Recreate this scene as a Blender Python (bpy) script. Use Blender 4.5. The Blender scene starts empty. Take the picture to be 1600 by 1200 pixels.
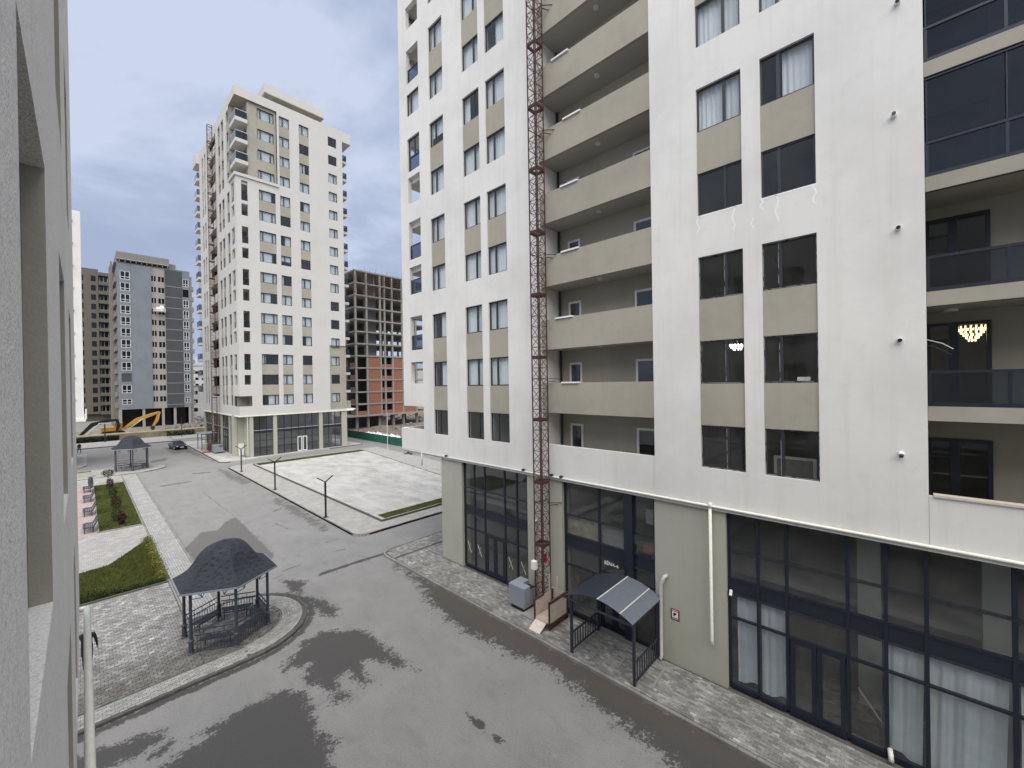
import bpy, bmesh, math, random
import numpy as np
from mathutils import Matrix, Vector
random.seed(7); np.random.seed(7)
R = math.radians
scn = bpy.context.scene
col = scn.collection

# ------------------------------------------------------------------ camera
H = 10.9
cam = bpy.data.cameras.new('camera'); camo = bpy.data.objects.new('camera', cam); col.objects.link(camo)
cam.sensor_fit = 'HORIZONTAL'; cam.sensor_width = 36.0
cam.lens = 636.4 / 1600 * 36.0
cam.clip_start = 0.02; cam.clip_end = 6000
yaw, pitch, roll = 0.811767, -0.00334856, -0.0163438
fw = Vector((math.sin(yaw) * math.cos(pitch), math.cos(yaw) * math.cos(pitch), math.sin(pitch)))
rt = Vector((math.cos(yaw), -math.sin(yaw), 0)); up = rt.cross(fw)
rt2 = math.cos(roll) * rt + math.sin(roll) * up; up2 = -math.sin(roll) * rt + math.cos(roll) * up
camo.matrix_world = Matrix(((rt2.x, up2.x, -fw.x, 0), (rt2.y, up2.y, -fw.y, 0), (rt2.z, up2.z, -fw.z, H), (0, 0, 0, 1)))
scn.camera = camo

# ------------------------------------------------------------------ sky, sun, exposure
SUN_EL, SUN_AZ = R(60), R(216)          # azimuth clockwise from +y
w = bpy.data.worlds.new('World'); scn.world = w; w.use_nodes = True
nt = w.node_tree; N = nt.nodes; L = nt.links; N.clear()
def wn(t, **k):
    n = N.new(t)
    for a, b in k.items(): setattr(n, a, b)
    return n
sky = wn('ShaderNodeTexSky', sky_type='NISHITA', sun_disc=False)
sky.sun_elevation = SUN_EL; sky.sun_rotation = SUN_AZ; sky.dust_density = 2.5; sky.air_density = 1.0; sky.ozone_density = 2.0
skm = wn('ShaderNodeVectorMath', operation='SCALE'); skm.inputs['Scale'].default_value = 0.06
L.new(sky.outputs[0], skm.inputs[0])
tc = wn('ShaderNodeTexCoord')
sep = wn('ShaderNodeSeparateXYZ'); L.new(tc.outputs['Generated'], sep.inputs[0])
zc = wn('ShaderNodeMath', operation='MAXIMUM'); zc.inputs[1].default_value = 0.0; L.new(sep.outputs[2], zc.inputs[0])
za = wn('ShaderNodeMath', operation='ADD'); za.inputs[1].default_value = 0.22; L.new(zc.outputs[0], za.inputs[0])
dv = wn('ShaderNodeVectorMath', operation='DIVIDE'); L.new(tc.outputs['Generated'], dv.inputs[0])
cb = wn('ShaderNodeCombineXYZ'); [L.new(za.outputs[0], cb.inputs[i]) for i in range(3)]; L.new(cb.outputs[0], dv.inputs[1])
nz = wn('ShaderNodeTexNoise'); nz.inputs['Scale'].default_value = 1.15; nz.inputs['Detail'].default_value = 8; nz.inputs['Roughness'].default_value = .56; nz.inputs['Distortion'].default_value = .35
mpv = wn('ShaderNodeMapping'); mpv.inputs['Location'].default_value = (0.05, 0, 0); L.new(dv.outputs[0], mpv.inputs[0]); L.new(mpv.outputs[0], nz.inputs['Vector'])
cr = wn('ShaderNodeValToRGB'); e = cr.color_ramp.elements
e[0].position = .42; e[0].color = (.188, .222, .308, 1); e[1].position = .62; e[1].color = (.305, .34, .422, 1)
m_ = e.new(.52); m_.color = (.222, .257, .345, 1)
L.new(nz.outputs['Fac'], cr.inputs[0])
mx = wn('ShaderNodeMix', data_type='RGBA'); mx.inputs[0].default_value = .9
L.new(skm.outputs[0], mx.inputs[6]); L.new(cr.outputs[0], mx.inputs[7])
bg = wn('ShaderNodeBackground'); bg.inputs[1].default_value = 1.0; L.new(mx.outputs[2], bg.inputs[0])
wo = wn('ShaderNodeOutputWorld'); L.new(bg.outputs[0], wo.inputs[0])
sl = bpy.data.lights.new('sun', 'SUN'); sl.energy = 2.3; sl.angle = R(80); sl.color = (1, .945, .855)
so = bpy.data.objects.new('sun', sl); col.objects.link(so)
sd = Vector((math.sin(SUN_AZ) * math.cos(SUN_EL), math.cos(SUN_AZ) * math.cos(SUN_EL), math.sin(SUN_EL)))
so.rotation_euler = sd.to_track_quat('Z', 'Y').to_euler(); so.location = (0, 0, 80)
vs = scn.view_settings
vs.view_transform = 'Standard'; vs.look = 'None'; vs.gamma = 1; vs.exposure = 1.1
vs.use_curve_mapping = False
scn.render.engine = 'CYCLES'
scn.cycles.max_bounces = 8; scn.cycles.transparent_max_bounces = 16; scn.cycles.caustics_reflective = False; scn.cycles.caustics_refractive = False

# ------------------------------------------------------------------ materials
class NT:
    def __init__(s, name):
        s.m = bpy.data.materials.new(name); s.m.use_nodes = True
        s.t = s.m.node_tree; s.b = s.t.nodes['Principled BSDF']; s.o = s.t.nodes['Material Output']
    def n(s, t, **k):
        n = s.t.nodes.new(t)
        for a, b in k.items(): setattr(n, a, b)
        return n
    def l(s, a, b): s.t.links.new(a, b)
    def tc(s, scale=(1, 1, 1), src='Object'):
        c = s.n('ShaderNodeTexCoord'); mp = s.n('ShaderNodeMapping'); mp.inputs['Scale'].default_value = scale
        s.l(c.outputs[src], mp.inputs[0]); return mp.outputs[0]
    def geo(s, scale=(1, 1, 1)):
        c = s.n('ShaderNodeNewGeometry'); mp = s.n('ShaderNodeMapping'); mp.inputs['Scale'].default_value = scale
        s.l(c.outputs['Position'], mp.inputs[0]); return mp.outputs[0]
    def noise(s, v, sc, det=4, rough=.55, dist=0):
        n = s.n('ShaderNodeTexNoise'); n.inputs['Scale'].default_value = sc; n.inputs['Detail'].default_value = det
        n.inputs['Roughness'].default_value = rough; n.inputs['Distortion'].default_value = dist
        s.l(v, n.inputs['Vector']); return n.outputs['Fac']
    def ramp(s, f, stops):
        r = s.n('ShaderNodeValToRGB'); e = r.color_ramp.elements
        while len(e) < len(stops): e.new(.5)
        for x, (p, c) in zip(e, stops):
            x.position = p; x.color = (c, c, c, 1) if not isinstance(c, tuple) else (*c, 1)
        s.l(f, r.inputs[0]); return r.outputs[0]
    def mix(s, f, a, b, mode='MIX'):
        n = s.n('ShaderNodeMix', data_type='RGBA', blend_type=mode)
        for i, x in ((0, f), (6, a), (7, b)):
            if isinstance(x, (int, float)): n.inputs[i].default_value = x
            elif isinstance(x, tuple): n.inputs[i].default_value = (*x, 1)
            else: s.l(x, n.inputs[i])
        return n.outputs[2]
    def math(s, op, a, b=0.0):
        n = s.n('ShaderNodeMath', operation=op)
        for i, x in ((0, a), (1, b)):
            if isinstance(x, (int, float)): n.inputs[i].default_value = x
            else: s.l(x, n.inputs[i])
        return n.outputs[0]
    def bump(s, h, st=.3, d=.01):
        b = s.n('ShaderNodeBump'); b.inputs['Strength'].default_value = st; b.inputs['Distance'].default_value = d
        s.l(h, b.inputs['Height']); s.l(b.outputs[0], s.b.inputs['Normal'])
    def set(s, c=None, rough=None, metal=None, spec=None):
        if c is not None:
            if isinstance(c, tuple): s.b.inputs['Base Color'].default_value = (*c, 1)
            else: s.l(c, s.b.inputs['Base Color'])
        if rough is not None:
            if isinstance(rough, (int, float)): s.b.inputs['Roughness'].default_value = rough
            else: s.l(rough, s.b.inputs['Roughness'])
        if metal is not None: s.b.inputs['Metallic'].default_value = metal
        if spec is not None: s.b.inputs['Specular IOR Level'].default_value = spec
        return s.m
M = {}
def stucco(name, c, streak=.10, grain=60, bst=.35, dirt=.12):
    t = NT(name); v = t.geo()
    big = t.noise(v, .35, 5, .6)
    mid = t.noise(v, 2.3, 5, .6)
    st = t.noise(t.geo((2.2, 2.2, .10)), 1.6, 4, .6)
    fine = t.noise(v, grain, 3, .6)
    d = tuple(x * .72 for x in c); d2 = (c[0] * .78, c[1] * .77, c[2] * .73)
    a = t.mix(t.math('MULTIPLY', t.ramp(big, [(.42, 0), (.7, 1)]), dirt * 2), c, d)
    a = t.mix(t.math('MULTIPLY', t.ramp(st, [(.5, 0), (.72, 1)]), streak * 3), a, d2)
    a = t.mix(t.math('MULTIPLY', t.ramp(mid, [(.55, 0), (.75, 1)]), dirt), a, d)
    a = t.mix(.10, a, t.ramp(fine, [(.3, .35), (.7, 1.0)]), 'MULTIPLY')
    if grain > 100: a = t.mix(.55, a, t.ramp(t.noise(v, 55, 5, .75), [(.30, .25), (.48, .95), (.7, 1.1)]), 'MULTIPLY')
    t.bump(fine, bst, .006)
    M[name] = t.set(a, .92, spec=.2)
stucco('white_render', (.77, .76, .73), .10, 60, .5, .22)
stucco('tower_white', (.60, .588, .56), .04, 30, .2, .08)
stucco('near_render', (.84, .83, .815), .05, 101, 1.0, .14)
stucco('taupe_render', (.395, .37, .308), .06, 60, .35, .3)
stucco('olive_render', (.45, .447, .37), .08, 60, .5, .16)
stucco('brown_render', (.155, .14, .115), .2, 20, .2, .2)
stucco('grey_side', (.25, .24, .22), .2, 20, .2, .2)
stucco('blue_grey_render', (.225, .25, .285), .1, 20, .2, .25)
stucco('dark_grey_render', (.085, .092, .10), .08, 20, .2, .2)
stucco('pale_strip_render', (.36, .35, .325), .1, 20, .2, .1)
stucco('raw_concrete', (.34, .325, .295), .15, 15, .4, .3)
stucco('inner_concrete', (.30, .295, .275), .10, 15, .3, .3)
def flat(name, c, rough=.6, metal=0, spec=.5, var=0.0, sc=8):
    t = NT(name)
    if var:
        f = t.noise(t.geo(), sc, 5, .6)
        t.set(t.mix(t.ramp(f, [(.3, 0), (.7, 1)]), tuple(x * (1 - var) for x in c), tuple(min(1, x * (1 + var)) for x in c)))
        t.set(None, rough, metal, spec)
    else: t.set(c, rough, metal, spec)
    M[name] = t.m
flat('frame_dark', (.028, .031, .038), .45, var=.2)
flat('frame_navy', (.013, .018, .031), .4, var=.15)
flat('frame_white', (.75, .75, .74), .5)
flat('upvc_grey', (.55, .56, .57), .5)
flat('pipe_cream', (.78, .765, .69), .55, var=.08)
flat('pipe_grey', (.58, .58, .55), .55, var=.1)
flat('steel_dark', (.035, .038, .046), .45, .3, var=.2)
flat('gazebo_metal', (.062, .071, .092), .5, .2, var=.15)
flat('black_paint', (.012, .012, .014), .4)
flat('rust_red', (.070, .028, .024), .75, var=.5, sc=14)
flat('ply', (.50, .42, .34), .8, var=.2)
flat('ramp_metal', (.62, .56, .48), .6, var=.1)
flat('cabinet_grey', (.26, .29, .33), .5, var=.06)
flat('canopy_sheet', (.135, .155, .185), .42, var=.12)
flat('canopy_dark', (.030, .036, .050), .45, var=.1)
flat('sign_red', (.26, .012, .022), .5)
flat('sign_white', (.85, .82, .82), .5)
flat('paint_white', (.85, .85, .84), .6)
flat('rubber', (.012, .012, .012), .8)
flat('yellow_paint', (.56, .30, .055), .5, var=.2)
flat('green_net', (.012, .115, .075), .8, var=.35, sc=3)
flat('bag_white', (.80, .80, .80), .8, var=.1)
flat('soil', (.20, .165, .13), .95, var=.5, sc=1.2)
flat('mud_wall', (.26, .23, .15), .95, var=.3, sc=.8)
flat('car_black', (.012, .013, .016), .12)
flat('car_glass', (.03, .035, .04), .05)
flat('headlight', (.75, .77, .8), .15)
flat('skin', (.45, .28, .21), .6)
flat('cloth_black', (.012, .012, .016), .85)
flat('cloth_dark', (.03, .03, .04), .85)
flat('hair', (.018, .014, .012), .6)
flat('soil_dark', (.06, .05, .04), .95, var=.3)
flat('bark', (.12, .08, .055), .9, var=.3)
flat('pink_paving', (.36, .285, .275), .85, var=.18, sc=3)
flat('tape', (.72, .68, .56), .7)
flat('card', (.42, .34, .25), .8, var=.3, sc=4)
flat('ceiling_plaster', (.40, .39, .36), .9)
flat('room_wall', (.42, .41, .37), .9, var=.1, sc=1)
flat('dark_floor', (.16, .15, .135), .9, var=.2)
flat('lamp_glass', (.62, .61, .60), .3)
flat('terracotta', (.30, .10, .06), .9, var=.2)
flat('red_beam', (.10, .045, .043), .8, var=.4, sc=4)
def emis(name, c, s):
    t = NT(name); t.set(c, .4); t.b.inputs['Emission Color'].default_value = (*c, 1); t.b.inputs['Emission Strength'].default_value = s; M[name] = t.m
emis('crystal_light', (1, .78, .42), 1.1)
emis('white_light', (1, .97, .92), 2.5)
# curtains
t = NT('curtain'); f = t.noise(t.geo((1, 1, .2)), 9, 3, .6)
t.set(t.mix(f, (.74, .76, .78), (.90, .905, .91)), .9); M['curtain'] = t.m
t = NT('curtain_shop'); f = t.noise(t.geo((1, 1, .15)), 7, 4, .6)
t.set(t.mix(f, (.68, .71, .76), (.90, .92, .94)), .9); M['curtain_shop'] = t.m
# glass
def glass(name, tint, ior=1.7, rough=.02, dirt=.0, wob=.0):
    t = NT(name); t.t.nodes.remove(t.b)
    tr = t.n('ShaderNodeBsdfTransparent'); tr.inputs[0].default_value = (*tint, 1)
    gl = t.n('ShaderNodeBsdfGlossy'); gl.inputs['Roughness'].default_value = rough; gl.inputs[0].default_value = (.95, .97, 1, 1)
    fr = t.n('ShaderNodeFresnel'); fr.inputs[0].default_value = ior
    ge = t.n('ShaderNodeNewGeometry'); fa = t.math('MULTIPLY', fr.outputs[0], t.math('SUBTRACT', 1.0, ge.outputs['Backfacing']))
    mx = t.n('ShaderNodeMixShader'); t.l(fa, mx.inputs[0]); t.l(tr.outputs[0], mx.inputs[1]); t.l(gl.outputs[0], mx.inputs[2])
    out = mx.outputs[0]
    if wob:
        b = t.n('ShaderNodeBump'); b.inputs['Strength'].default_value = wob; b.inputs['Distance'].default_value = .02
        t.l(t.noise(t.geo(), .9, 2), b.inputs['Height']); t.l(b.outputs[0], gl.inputs['Normal'])
    if dirt:  # grey film: dirt, plus a veil painted in for room light and reflections
        df = t.n('ShaderNodeBsdfDiffuse'); df.inputs[0].default_value = (.33, .33, .30, 1)
        m2 = t.n('ShaderNodeMixShader')
        f = t.math('MULTIPLY', t.ramp(t.noise(t.geo(), 1.4, 6, .65), [(.35, .25), (.75, 1)]), dirt)
        t.l(f, m2.inputs[0]); t.l(out, m2.inputs[1]); t.l(df.outputs[0], m2.inputs[2]); out = m2.outputs[0]
    t.l(out, t.o.inputs[0]); M[name] = t.m
glass('pane_glass', (.93, .95, .955), 1.55, .01, .055, .1)
glass('shop_glass', (.86, .885, .89), 1.85, .02, .09, .12)
glass('blue_glass', (.38, .44, .52), 1.6, .01, .02)
glass('tower_glass', (.88, .91, .92), 1.7, .02, .02, .1)
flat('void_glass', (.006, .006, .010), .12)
# paving
def paver(name, lo, hi, dirt, wet=None):
    t = NT(name); g = t.n('ShaderNodeNewGeometry'); oi = t.n('ShaderNodeObjectInfo')
    rnd = t.math('FRACT', t.math('ADD', g.outputs['Random Per Island'], oi.outputs['Random']))
    c = t.mix(t.ramp(rnd, [(0, 0), (.7, .45), (.93, .6), (1, 1)]), lo, hi)
    v = t.geo(); f = t.noise(v, 1.1, 6, .65); ff = t.noise(v, 40, 3, .6)
    c = t.mix(t.math('MULTIPLY', t.ramp(f, [(.36, 0), (.68, 1)]), .7), c, dirt)
    c = t.mix(.25, c, t.ramp(ff, [(.25, .4), (.7, 1.15)]), 'MULTIPLY')
    rough = .85
    if wet:
        sp = t.n('ShaderNodeSeparateXYZ'); t.l(v, sp.inputs[0]); yy = t.math('ADD', sp.outputs[1], t.math('MULTIPLY', t.math('SUBTRACT', t.noise(v, .8, 6, .65), .5), 5.0)); c = t.mix(t.math('MULTIPLY', t.ramp(t.math('DIVIDE', yy, 30.0), [(.685, 1), (.755, 0)]), .62), c, (.085, .078, .068))
    t.bump(ff, .35, .004)
    M[name] = t.set(c, rough, spec=.3)
paver('paver_grey', (.19, .186, .178), (.55, .54, .51), (.13, .126, .116))
paver('paver_island', (.29, .29, .275), (.50, .50, .475), (.22, .217, .205))
paver('paver_path', (.36, .36, .352), (.52, .52, .51), (.28, .276, .272))
paver('paver_court', (.22, .216, .208), (.56, .55, .54), (.15, .14, .125), True)
paver('kerb_stone', (.25, .25, .235), (.36, .36, .34), (.17, .165, .15))
flat('kerb_dark', (.10, .098, .092), .9, var=.3, sc=5)
flat('joint_dirt', (.10, .095, .085), .95, var=.3, sc=6)
# bleached plaza
t = NT('plaza_concrete'); v = t.geo(); a = t.noise(t.geo((1, .45, 1)), .8, 7, .62, .6); b = t.noise(v, 6, 5, .6)
c = t.mix(t.ramp(a, [(.32, 0), (.62, 1)]), (.345, .335, .31), (.50, .493, .472)); c = t.mix(.4, c, t.ramp(b, [(.3, .72), (.65, 1.05)]), 'MULTIPLY')
M['plaza_concrete'] = t.set(c, .9, spec=.2)
t = NT('plaza_paving'); v = t.geo(); br = t.n('ShaderNodeTexBrick'); br.inputs['Scale'].default_value = 1; br.inputs['Brick Width'].default_value = .2; br.inputs['Row Height'].default_value = .1
br.inputs['Mortar Size'].default_value = .008; br.inputs['Color1'].default_value = (.35, .342, .325, 1); br.inputs['Color2'].default_value = (.45, .442, .425, 1); br.inputs['Mortar'].default_value = (.33, .32, .3, 1)
t.l(v, br.inputs['Vector']); a = t.noise(v, 1.3, 7, .65)
c = t.mix(t.math('MULTIPLY', t.ramp(a, [(.40, 1), (.62, 0)]), .75), br.outputs[0], (.30, .285, .26)); M['plaza_paving'] = t.set(c, .9, spec=.2); t.bump(t.noise(v, 9, 4), .6, .02)
t = NT('court_paving'); v = t.geo(); br = t.n('ShaderNodeTexBrick'); br.inputs['Scale'].default_value = 1; br.inputs['Brick Width'].default_value = .2; br.inputs['Row Height'].default_value = .1
br.inputs['Mortar Size'].default_value = .008; br.inputs['Color1'].default_value = (.31, .302, .29, 1); br.inputs['Color2'].default_value = (.48, .472, .455, 1); br.inputs['Mortar'].default_value = (.2, .19, .18, 1)
t.l(v, br.inputs['Vector']); c = t.mix(t.math('MULTIPLY', t.ramp(t.noise(v, 1.0, 7, .65), [(.42, 1), (.62, 0)]), .6), br.outputs[0], (.26, .25, .24)); M['court_paving'] = t.set(c, .9, spec=.2)
# asphalt with wet stains and the island kerb's painted shade held in the vertex attribute 'wet'
t = NT('asphalt'); v = t.geo()
at = t.n('ShaderNodeAttribute', attribute_name='wet'); br_ = t.n('ShaderNodeAttribute', attribute_name='mud')
edge = t.math('ADD', t.math('MULTIPLY', t.math('SUBTRACT', t.noise(v, 2.2, 9, .72, .3), .5), 2.4), t.math('MULTIPLY', t.math('SUBTRACT', t.noise(v, 9, 7, .8), .5), 3.0))
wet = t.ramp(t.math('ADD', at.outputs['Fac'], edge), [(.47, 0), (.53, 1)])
fine = t.noise(v, 55, 3, .7); big = t.noise(v, .45, 6, .6, .5); sm = t.noise(t.geo((1, .35, 1)), 1.7, 6, .65)
dry = t.mix(t.ramp(big, [(.30, 0), (.72, 1)]), (.222, .22, .214), (.268, .264, .256))
dry = t.mix(t.math('MULTIPLY', t.ramp(sm, [(.52, 0), (.70, 1)]), .42), dry, (.17, .167, .162)); dry = t.mix(t.math('MULTIPLY', t.ramp(t.noise(t.geo((1, .5, 1)), 3, 8, .7), [(.55, 0), (.75, 1)]), .25), dry, (.165, .161, .156))
dry = t.mix(t.math('MULTIPLY', t.ramp(t.noise(v, 1.0, 8, .7), [(.62, 0), (.70, 1)]), .25), dry, (.36, .352, .338))
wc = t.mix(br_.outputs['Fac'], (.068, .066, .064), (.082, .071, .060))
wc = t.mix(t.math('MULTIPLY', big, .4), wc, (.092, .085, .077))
dp = t.n('ShaderNodeAttribute', attribute_name='damp'); dry = t.mix(t.math('MULTIPLY', t.ramp(t.math('ADD', dp.outputs['Fac'], t.math('MULTIPLY', t.math('SUBTRACT', t.noise(v, 1.6, 8, .7), .5), 1.5)), [(.42, 0), (.62, 1)]), .8), dry, (.115, .11, .103)); dry = t.mix(t.ramp(t.noise(v, 5, 2, .5), [(.735, 0), (.75, .8)]), dry, (.08, .078, .075)); c = t.mix(wet, dry, wc); c = t.mix(.8, c, t.ramp(t.noise(v, 22, 6, .75), [(.25, .6), (.75, 1.3)]), 'MULTIPLY')
rr = t.math('SUBTRACT', .9, t.math('MULTIPLY', wet, .25))
t.bump(fine, .5, .006); M['asphalt'] = t.set(c, rr, spec=.35)
# foliage / grass
def leaf(name, c0, c1, rough=.7):
    t = NT(name); g = t.n('ShaderNodeNewGeometry'); f = t.noise(t.geo(), 1.3, 4, .6)
    c = t.mix(g.outputs['Random Per Island'], c0, c1); c = t.mix(t.math('MULTIPLY', t.ramp(f, [(.4, 0), (.7, 1)]), .5), c, tuple(x * .55 for x in c0))
    M[name] = t.set(c, rough, spec=.2)
leaf('grass', (.066, .088, .020), (.145, .152, .042))
leaf('lawn_soil', (.035, .055, .012), (.06, .085, .02))
leaf('leaf_green', (.018, .035, .010), (.06, .085, .022))
leaf('leaf_yellow', (.10, .11, .018), (.24, .22, .05))
leaf('leaf_red', (.030, .012, .010), (.075, .030, .022))
leaf('leaf_dark', (.010, .018, .008), (.028, .045, .015))
# shingles
t = NT('shingle'); g = t.n('ShaderNodeNewGeometry'); f = t.noise(t.geo(), 60, 3)
c = t.mix(g.outputs['Random Per Island'], (.036, .042, .053), (.050, .056, .069)); c = t.mix(.3, c, t.ramp(f, [(.3, .5), (.7, 1.2)]), 'MULTIPLY')
M['shingle'] = t.set(c, .85, spec=.25); t.bump(f, .4, .003)
# brick infill of the unfinished block
t = NT('brick_infill'); v = t.geo(); c0 = t.noise(v, .5, 4); c1 = t.noise(v, 12, 4)
sp = t.n('ShaderNodeSeparateXYZ'); t.l(v, sp.inputs[0]); cm = t.n('ShaderNodeCombineXYZ'); t.l(sp.outputs[0], cm.inputs[0]); t.l(sp.outputs[2], cm.inputs[1])
br = t.n('ShaderNodeTexBrick'); br.inputs['Scale'].default_value = 1; br.inputs['Brick Width'].default_value = .4; br.inputs['Row Height'].default_value = .2; br.inputs['Mortar Size'].default_value = .012
br.inputs['Color1'].default_value = (.30, .12, .08, 1); br.inputs['Color2'].default_value = (.36, .155, .10, 1); br.inputs['Mortar'].default_value = (.24, .18, .15, 1); t.l(cm.outputs[0], br.inputs['Vector'])
c = t.mix(.5, br.outputs[0], t.ramp(c1, [(.3, .7), (.7, 1.15)]), 'MULTIPLY'); M['brick_infill'] = t.set(c, .9, spec=.2)
flat('shingle_dark', (.020, .023, .028), .9)
flat('hill', (.23, .23, .22), .95, var=.3, sc=.02)

# ------------------------------------------------------------------ geometry helpers
class MB:
    def __init__(s): s.v = []; s.f = []
    def quad(s, a, b, c, d):
        i = len(s.v); s.v += [tuple(a), tuple(b), tuple(c), tuple(d)]; s.f.append((i, i + 1, i + 2, i + 3))
    def poly(s, pts):
        i = len(s.v); s.v += [tuple(p) for p in pts]; s.f.append(tuple(range(i, i + len(pts))))
    def box(s, x0, y0, z0, x1, y1, z1, skip=''):
        x0, x1 = min(x0, x1), max(x0, x1); y0, y1 = min(y0, y1), max(y0, y1); z0, z1 = min(z0, z1), max(z0, z1)
        i = len(s.v)
        s.v += [(x0, y0, z0), (x1, y0, z0), (x1, y1, z0), (x0, y1, z0), (x0, y0, z1), (x1, y0, z1), (x1, y1, z1), (x0, y1, z1)]
        fs = {'b': (3, 2, 1, 0), 't': (4, 5, 6, 7), 'f': (0, 1, 5, 4), 'r': (1, 2, 6, 5), 'k': (2, 3, 7, 6), 'l': (3, 0, 4, 7)}
        for k, q in fs.items():
            if k not in skip: s.f.append(tuple(i + j for j in q))
        return s
    def bar(s, p0, p1, wd, ht=None):
        ht = ht or wd; p0 = Vector(p0); p1 = Vector(p1); d = (p1 - p0).normalized()
        u = Vector((0, 0, 1)) if abs(d.z) < .95 else Vector((0, 1, 0))
        a = d.cross(u).normalized(); b = a.cross(d).normalized(); i = len(s.v)
        for p in (p0, p1):
            for sa, sb in ((-1, -1), (1, -1), (1, 1), (-1, 1)): s.v.append(tuple(p + a * sa * wd / 2 + b * sb * ht / 2))
        s.f += [(i, i + 1, i + 2, i + 3), (i + 7, i + 6, i + 5, i + 4)] + [(i + j, i + 4 + j, i + 4 + (j + 1) % 4, i + (j + 1) % 4) for j in range(4)]
        return s
    def tube(s, pts, r, n=8, cap=True):
        pts = [Vector(p) for p in pts]; rs = r if isinstance(r, (list, tuple)) else [r] * len(pts); base = len(s.v); pa = None
        for k, p in enumerate(pts):
            d = (pts[min(k + 1, len(pts) - 1)] - pts[max(k - 1, 0)]).normalized()
            if pa is None:
                u = Vector((0, 0, 1)) if abs(d.z) < .9 else Vector((1, 0, 0)); a = d.cross(u).normalized()
            else: a = (pa - d * pa.dot(d)).normalized()
            pa = a; b = d.cross(a)
            for j in range(n):
                t = 2 * math.pi * j / n; s.v.append(tuple(p + (a * math.cos(t) + b * math.sin(t)) * rs[k]))
        for k in range(len(pts) - 1):
            for j in range(n):
                q = base + k * n; s.f.append((q + j, q + (j + 1) % n, q + n + (j + 1) % n, q + n + j))
        if cap:
            s.f.append(tuple(base + j for j in range(n))[::-1]); q = base + (len(pts) - 1) * n; s.f.append(tuple(q + j for j in range(n)))
        return s
    def lathe(s, c, prof, n=12):
        b = len(s.v)
        for r, z in prof:
            for j in range(n):
                t = 2 * math.pi * j / n; s.v.append((c[0] + r * math.cos(t), c[1] + r * math.sin(t), c[2] + z))
        for k in range(len(prof) - 1):
            for j in range(n):
                q = b + k * n; s.f.append((q + j, q + (j + 1) % n, q + n + (j + 1) % n, q + n + j))
        s.f.append(tuple(b + j for j in range(n))[::-1]); q = b + (len(prof) - 1) * n; s.f.append(tuple(q + j for j in range(n)))
        return s
    def prism(s, pts, z0, z1):
        n = len(pts); b = len(s.v)
        s.v += [(x, y, z0) for x, y in pts] + [(x, y, z1) for x, y in pts]
        s.f.append(tuple(b + i for i in range(n))[::-1]); s.f.append(tuple(b + n + i for i in range(n)))
        for i in range(n): s.f.append((b + i, b + (i + 1) % n, b + n + (i + 1) % n, b + n + i))
        return s
    def mesh(s, name):
        m = bpy.data.meshes.new(name); m.from_pydata(s.v, [], s.f); m.update(); return m
MISS = set()
def wloc(p):
    return Vector((0, 0, 0)) if p is None else wloc(p.parent) + p.location
def obj(name, mb, mat, parent=None, smooth=False, bevel=0, loc=None, rz=0):
    """one mesh object; without loc the vertices are world coordinates, with loc they are local to it"""
    me = mb.mesh(name) if isinstance(mb, MB) else mb
    if isinstance(mb, MB) or not me.materials:
        me.materials.append(M[mat])
    o = bpy.data.objects.new(name, me); col.objects.link(o)
    if loc is not None: o.location = loc; o.rotation_euler.z = rz
    if parent is not None:
        o.parent = parent
        if loc is None or True:
            if loc is None: o.location = (0, 0, 0); o.matrix_parent_inverse = Matrix.Translation(-wloc(parent)) if parent.type == 'EMPTY' and parent.parent is None else Matrix.Identity(4)
            else: o.matrix_parent_inverse = Matrix.Translation(-wloc(parent)) if parent.type == 'EMPTY' and parent.parent is None else Matrix.Identity(4)
    if smooth:
        for p in me.polygons: p.use_smooth = True
    if bevel:
        b = o.modifiers.new('bevel', 'BEVEL'); b.width = bevel; b.segments = 2; b.limit_method = 'ANGLE'
    return o
def tag(o, label=None, cat=None, group=None, kind=None):
    if label: o['label'] = label
    if cat: o['category'] = cat
    if group: o['group'] = group
    if kind: o['kind'] = kind
    return o
def thing(name, label, cat, loc=(0, 0, 0), group=None, rz=0):
    o = bpy.data.objects.new(name, None); col.objects.link(o); o.location = loc; o.rotation_euler.z = rz; o.empty_display_size = .3
    return tag(o, label, cat, group)
def copy_tree(o, parent=None):
    c = o.copy(); col.objects.link(c)
    if parent is not None: c.parent = parent
    for ch in o.children: copy_tree(ch, c)
    return c
class Fr:
    """facade frame: s runs to the right seen from outside, out is towards the viewer"""
    def __init__(s, ox, oy, rz):
        s.o = Vector((ox, oy, 0)); s.rz = rz; c, d = round(math.cos(rz), 6), round(math.sin(rz), 6)
        s.S = Vector((c, d, 0)); s.N = Vector((d, -c, 0))
    def p(s, a, o, z): return s.o + s.S * a + s.N * o + Vector((0, 0, z))
    def box(s, mb, a0, a1, o0, o1, z0, z1, skip=''):
        p = s.p(a0, o0, z0); q = s.p(a1, o1, z1); mb.box(p.x, p.y, p.z, q.x, q.y, q.z, skip); return mb
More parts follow.
